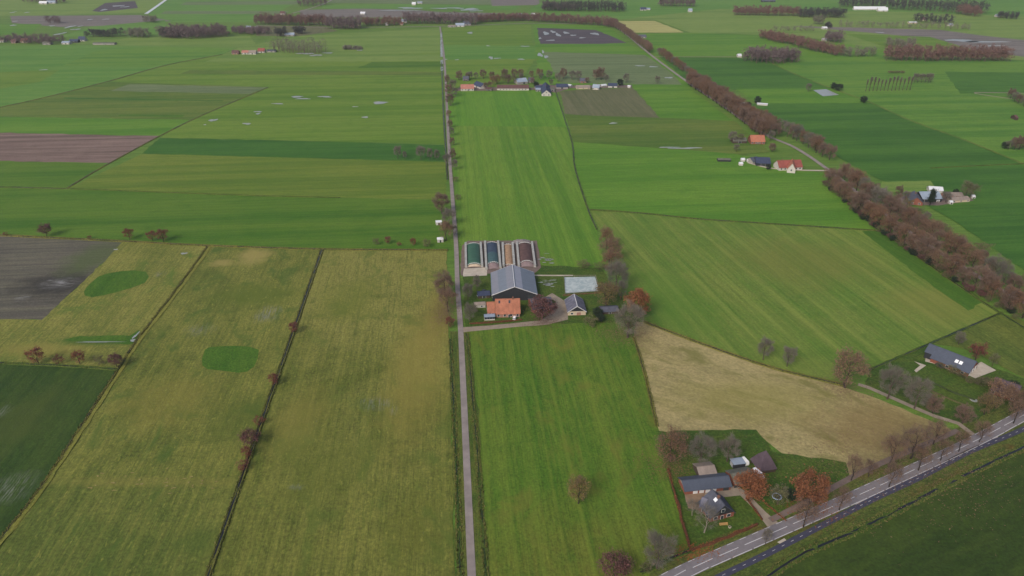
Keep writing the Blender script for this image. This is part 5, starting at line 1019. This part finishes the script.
# ---- red-roofed farms on the diagonal lane
building('orange_house', 'orange-roofed house beside the diagonal lane', (750, 135), (764.5, 135), 8, 3, 12, RF['orange2'], WL['brick'], 'house', over=.4, wins=F1_(4, .9, 1.4, 1.3), doors=[('front', 0, 0, 1.2, 2.1)], chim=(.5, .9))
building('grey_shed', 'mossy grey shed left of the orange-roofed house', (732, 137.6), (746, 137.4), 5, 2.6, 9, RF['moss'], WL['wood'], 'shed', over=.3, doors=[('front', 0, 0, 3, 2.3)])
building('red_house', 'long red-roofed farmhouse on the pale drive', (777, 160.4), (801, 159.6), 8, 3.2, 12, RF['red'], WL['white'], 'house', over=.4, wins=F1_(6, 1, 1.3, 1.4), doors=[('front', .1, 0, 1.3, 2.2)], chim=(-.6, 1))
building('red_gable', 'small red front gable rising from the red-roofed farmhouse', (792.6, 163.5), (792.6, 158.5), 9.2, 4, 7, RF['orange2'], WL['white'], 'house', over=.3, wins=[('end', 0, 2.2, 1.4, 1.4)])
building('navy_barn', 'navy-roofed barn left of the red-roofed farmhouse', (755, 157), (770, 157.4), 6.5, 3, 14, RF['navy'], WL['dark'], 'barn', over=.4, doors=[('front', 0, 0, 4, 2.8, GUT, DOORM)])
building('slate_barn', 'slate barn end beside the navy-roofed barn', (750, 157.5), (757, 156.5), 5.5, 2.6, 10, RF['blue'], WL['grey'], 'barn', over=.4)
building('field_shelter', 'long low dark green shelter left of the red-roofed farm', (717.5, 158.2), (730.5, 158.4), 2.8, 2.1, 5, RF['moss'], WL['dark'], 'shed', over=.2)
for i, (x, y, lb) in enumerate([(743, 159.4, 'white storage tent left of the slate barn'), (749, 160, 'white trailer canopy before the slate barn'), (741, 163.4, 'pale trailer on the red-roofed farm track')]):
    building('white_tent', lb, (x - 2, y - 1.4), (x + 2, y - 1.4), 3.2, 2.2, 3.6, RF['white'], WL['white'], 'tent', over=.15)
building('white_shed', 'white-roofed shed by the dark round trees beyond the lane', (739, 101), (748, 103.4), 4, 2.6, 7, RF['white'], WL['grey'], 'shed', over=.3)
building('long_white_shed', 'long low white-roofed shed right of the dark round trees', (757, 102.6), (768, 103.4), 2.8, 2.2, 4.5, RF['white'], WL['white'], 'shed', over=.3)
# ---- blue-roofed farm beyond the lane
building('blue_barn', 'pale blue-roofed barn of the farm beyond the diagonal lane', (919, 191.6), (939, 191.2), 7, 3.4, 14, RF['ice'], WL['dark'], 'barn', over=.4, doors=[('front', -.6, 0, 3.4, 2.8)])
building('slate_house', 'slate-roofed house left of the pale blue barn', (917.5, 197.6), (914.5, 190.6), 6.6, 2.8, 10, RF['slate'], WL['brick'], 'house', over=.4, chim=(.2, .9), wins=[('end', -.5, .9, 1.4, 1.2), ('end', .5, .9, 1.4, 1.2)])
building('white_barn', 'white-roofed barn behind the pale blue barn', (928.5, 186), (943, 187), 4.6, 2.8, 8, RF['white'], WL['white'], 'barn', over=.4)
building('pink_shed', 'low pinkish shed right of the pale blue barn, upper', (944, 192.4), (962, 192.2), 4, 2.4, 7, RF['tan'], WL['pinkbrick'], 'shed', over=.3, wins=F1_(3, .8, 1.2, 1))
building('pink_shed', 'low pinkish shed right of the pale blue barn, lower', (950, 197), (968, 196), 4, 2.4, 7, RF['tan'], WL['cream'], 'shed', over=.3, wins=F1_(3, .8, 1.2, 1))
for x, y, lb in [(937.5, 200.5, 'white trailer before the pale blue barn'), (951, 202.6, 'white trailer before the low pink sheds'), (973.4, 197, 'white hut at the right end of the blue-roofed farm'), (883.5, 191, 'white round-topped hut left of the blue-roofed farm')]:
    building('white_hut', lb, (x - 1.7, y - 2.2), (x + 1.7, y - 2.2), 3, 2.1, 3.4, RF['white'], WL['white'], 'hut', over=.15, doors=[('front', 0, 0, 1, 1.8)])
field('yard', [(895, 199), (912, 194), (968, 197), (974, 201), (938, 206), (906, 205)], MUD, 'brown yard of the blue-roofed farm', 'yard', jit=.3, z=.41)
# ---- middle farm row
far = dict(over=.3)
building('pink_house', 'pink-roofed house nearest the lane in the middle farm row', (460.5, 84.4), (474, 84.2), 7.5, 3.2, 12, RF['pink'], WL['white'], 'house', wins=F1_(4, 1, 1.4, 1.4), doors=[('front', .1, 0, 1.3, 2.2)], chim=(.4, 1), **far)
building('dark_barn', 'dark-roofed barn right of the pink-roofed house', (476.5, 80.8), (484, 83.6), 7, 3, 11, RF['navy'], WL['white'], 'barn', doors=[('front', 0, 0, 3, 2.6)], **far)
building('long_stable', 'long dark-red stable in the middle farm row', (497, 84.8), (529, 84.8), 6, 3, 14, RF['brownred'], WL['white'], 'stable', wins=F1_(9, 1, 1.6, 1.1), **far)
building('grey_barn', 'grey-roofed barn behind the long dark-red stable', (515.5, 78.6), (526, 77.6), 7, 3.2, 12, RF['ice'], WL['grey'], 'barn', doors=[('front', .3, 0, 3, 2.6)], **far)
building('navy_house', 'navy-roofed farmhouse with white front in the middle farm row', (546.5, 90), (545.5, 82), 8, 3, 12, RF['navy'], WL['white'], 'house', wins=[('end', -.5, 1, 1.4, 1.4), ('end', .5, 1, 1.4, 1.4), ('end', 0, 4, 1.4, 1.3)], chim=(0, 1), **far)
building('navy_shed', 'low navy shed left of the navy-roofed farmhouse', (535, 85.6), (543, 85.4), 5, 2.6, 10, RF['navy'], WL['grey'], 'shed', **far)
building('navy_stable', 'wide navy-roofed stable with white end in the middle farm row', (556, 83.6), (568, 83.6), 6, 2.8, 12, RF['navy'], WL['grey'], 'stable', WL['white'], doors=[('front', 0, 0, 3, 2.4)], **far)
building('white_tent', 'white tent at the end of the navy stable', (567.6, 84), (571.6, 84.6), 3.6, 2.6, 6, RF['white'], WL['white'], 'tent', over=.1)
building('tan_house', 'low tan house in the middle farm row', (576, 85.2), (590, 85), 4.6, 2.4, 8, RF['tan'], WL['cream'], 'house', wins=F1_(3, .8, 1.3, 1), **far)
building('white_house', 'white and navy house in the middle farm row', (593, 84), (600, 84.4), 6.5, 3, 9, RF['ice'], WL['white'], 'house', wins=F1_(2, .9, 1.4, 1.2), chim=(.3, .8), **far)
building('white_shed', 'pale low shed right of the white and navy house', (600.5, 84.4), (606, 83.8), 3.6, 2.4, 6, RF['white'], WL['grey'], 'shed', **far)
building('blue_shed', 'blue-roofed shed with white front near the row end', (608, 83), (617.5, 83.2), 5.5, 2.8, 9, RF['navy'], WL['white'], 'shed', doors=[('front', .1, 0, 2.6, 2.2)], **far)
building('white_hut', 'tiny white hut at the right end of the middle farm row', (627.6, 85.2), (630.4, 85.2), 3.4, 2.4, 4, RF['white'], WL['white'], 'hut', over=.1)
field('yard', [(455, 91), (460, 87), (534, 88), (536, 84), (560, 86), (632, 85), (632, 88), (570, 88.5), (556, 93), (534, 90), (480, 91)], MUD, 'grey-brown yards of the middle farm row', 'yard', jit=.3, z=.41)
# ---- scattered far houses (position by the ground line under each)
def house(x, y, w_, label, roof, wall, hr=7.5, W=9, cat='house', rot=0.0, n=3):
    p = P(x, y); half = w_ / 2 * (P(x + 1, y) - p).x; k = (CAMH - hr) / CAMH
    a_ = Vector((p.x - half * math.cos(rot), p.y - half * math.sin(rot), 0)); b_ = Vector((p.x + half * math.cos(rot), p.y + half * math.sin(rot), 0))
    c = (a_ + b_) / 2; d = b_ - a_
    def px_of(q):                                # pixel of a point at ridge height
        rel = Vector((q.x, q.y, hr - CAMH)); zc = rel.y * CT - rel.z * ST; return (512 + FPX * rel.x / zc, 288 - FPX * (rel.y * ST + rel.z * CT) / zc)
    return building('far_' + cat, label, px_of(a_), px_of(b_), hr, 3, W, RF[roof], WL[wall], cat, over=.3, wins=F1_(n, .9, 1.5, 1.3) if n else (), doors=[('front', .15, 0, 1.4, 2.1)] if n else ())
for x, y, w_, lb, rr, wl, hr in [(489, 90.4, 6, 'low brown shed before the long dark-red stable', 'brownred', 'wood', 4), (531, 82, 6, 'small slate house right of the grey-roofed barn', 'slate', 'grey', 6), (552, 90.5, 5, 'small grey shed right of the navy-roofed farmhouse', 'moss', 'grey', 4), (538, 91, 5, 'pale low shed left of the navy-roofed farmhouse front', 'ice', 'grey', 4), (583, 82.5, 7, 'slate house behind the low tan house', 'slate', 'brick', 6), (466, 80.5, 6, 'slate barn behind the pink-roofed house', 'slate', 'wood', 6), (3, 42, 5, 'pale village house at the left edge', 'tan', 'white', 7), (25.5, 42.5, 7, 'cream village house among mauve trees, left', 'pink', 'cream', 7), (15, 43, 5, 'brown-roofed village house between the pale ones', 'brownred', 'pinkbrick', 7),
    (67, 44, 8, 'pale blue-roofed shed in the left farm row', 'ice', 'white', 5), (75, 42.5, 9, 'dark barn in the left farm row', 'navy', 'dark', 6), (83, 41, 7, 'navy-roofed barn with white end in the left farm row', 'navy', 'white', 8),
    (48, 44.5, 8, 'grey shed left of the pale blue-roofed shed', 'moss', 'grey', 5), (105, 44.5, 22, 'long low grey shed at the right of the left farm row', 'moss', 'grey', 3.6),
    (44, 4, 8, 'far white-roofed house at the top left', 'white', 'white', 7), (52, 3.4, 9, 'far pale-roofed house right of the top left white one', 'ice', 'white', 7),
    (236, 54, 7, 'brown house at the end of the broad left meadow', 'brownred', 'pinkbrick', 6), (246, 54, 7, 'pinkish house with white front above the wide meadow', 'pink', 'white', 6), (253, 54, 8, 'pale house above the wide meadow, middle', 'tan', 'white', 6), (262, 52.5, 7, 'red-roofed house above the wide meadow', 'red', 'white', 7), (272, 52, 9, 'low navy shed above the wide meadow', 'navy', 'grey', 4),
    (249, 29.5, 5, 'white far house right of the mauve wood', 'ice', 'white', 7), (257, 30, 3, 'tiny white far house beside the tree belt', 'white', 'white', 7), (290, 36, 10, 'pale grey house between the two dark evergreen clumps', 'ice', 'grey', 6), (283, 14.5, 5, 'far dark-roofed house above the tree belt', 'brownred', 'white', 7),
    (352, 27.5, 6, 'pink-roofed house inside the mauve clump of the belt', 'pink', 'cream', 7), (404, 22.5, 6, 'white farm in the belt left of the lane end', 'ice', 'white', 7), (387, 25.4, 3, 'small white house before the belt', 'white', 'white', 6), (363, 14.5, 5, 'small white barn behind the belt', 'white', 'white', 6),
    (460, 26.6, 9, 'grey-roofed farm at the lane end', 'ice', 'white', 7), (467, 25, 8, 'navy-roofed barn at the lane end', 'blue', 'grey', 8), (452, 27, 8, 'low pale shed at the lane end', 'tan', 'grey', 4),
    (414, 5, 4, 'far white house on the top edge, left of the lane', 'white', 'white', 7), (420, 3.6, 5, 'far pale shed on the top edge', 'ice', 'white', 5), (402, 25, 3, 'small cream house in the tree belt', 'pink', 'cream', 6),
    (513, 17, 3, 'white house in the straight belt, first', 'white', 'white', 7), (520, 16.6, 4, 'white house in the straight belt, second', 'ice', 'white', 7), (526, 16.6, 4, 'white house in the straight belt, third', 'tan', 'white', 7), (533, 16.4, 4, 'white house in the straight belt, last', 'white', 'white', 7),
    (643, 10.4, 6, 'dark far farm right of the dark wood', 'navy', 'white', 7), (648, 10, 4, 'pale far shed right of the dark wood', 'ice', 'white', 5), (690, 12, 4, 'white far house below the mauve wood', 'ice', 'white', 8), (768, 2, 14, 'far teal barn on the top right edge', 'blue', 'dark', 6),
    (869, 10, 32, 'huge white far greenhouse at the top right', 'white', 'white', 8), (882, 11.4, 10, 'white hall at the end of the far greenhouse', 'white', 'white', 9), (642, 38, 8, 'grey house under the trees at the bend of the lane', 'slate', 'grey', 6),
    (923, 20.5, 5, 'far brown farm in the top right trees', 'brownred', 'cream', 7), (912, 23.6, 8, 'pale far shed before the top right farm', 'white', 'cream', 4), (950, 26, 4, 'white far hut in the top right hedge', 'ice', 'white', 5), (997, 17, 4, 'pale far house at the far right hedge', 'ice', 'white', 6),
    (739, 57, 4, 'tiny white shed at the end of the thin white track', 'white', 'white', 5), (824, 29.2, 5, 'tiny white shed on the far plain, right', 'white', 'white', 5), (824, 41, 4, 'tiny white hut left of the round mauve copse', 'white', 'white', 5), (1014, 119.4, 3, 'small dark shed in the right-edge grove top', 'brownred', 'wood', 5), (908, 47.5, 6, 'pale grey house in the grey copse', 'ice', 'grey', 7)]:
    house(x, y, w_, lb, rr, wl, hr, cat='shed' if any(k in lb for k in ('shed', 'hut')) else 'barn' if any(k in lb for k in ('barn', 'greenhouse', 'hall')) else 'house', n=0 if w_ < 5 else 3)
for o in bpy.data.objects:
    if 'dims' in o: del o['dims']
# ------------------------------------------------------------------ the air
hz = MB().box(-9500, 9500, -3500, 14500, -1.5, 218).build('haze', None); hz.data.materials.clear()
hm = bpy.data.materials.new('haze_air'); hm.use_nodes = True; hn = hm.node_tree; hn.nodes.remove(hn.nodes['Principled BSDF'])
pv = hn.nodes.new('ShaderNodeVolumePrincipled'); pv.inputs['Color'].default_value = (.86, .91, .95, 1); pv.inputs['Density'].default_value = .00006; pv.inputs['Anisotropy'].default_value = .2
hn.links.new(pv.outputs[0], hn.nodes['Material Output'].inputs['Volume']); hz.data.materials.append(hm)
tag(hz, 'thin pale haze in the air over the plain', 'haze', kind='stuff')
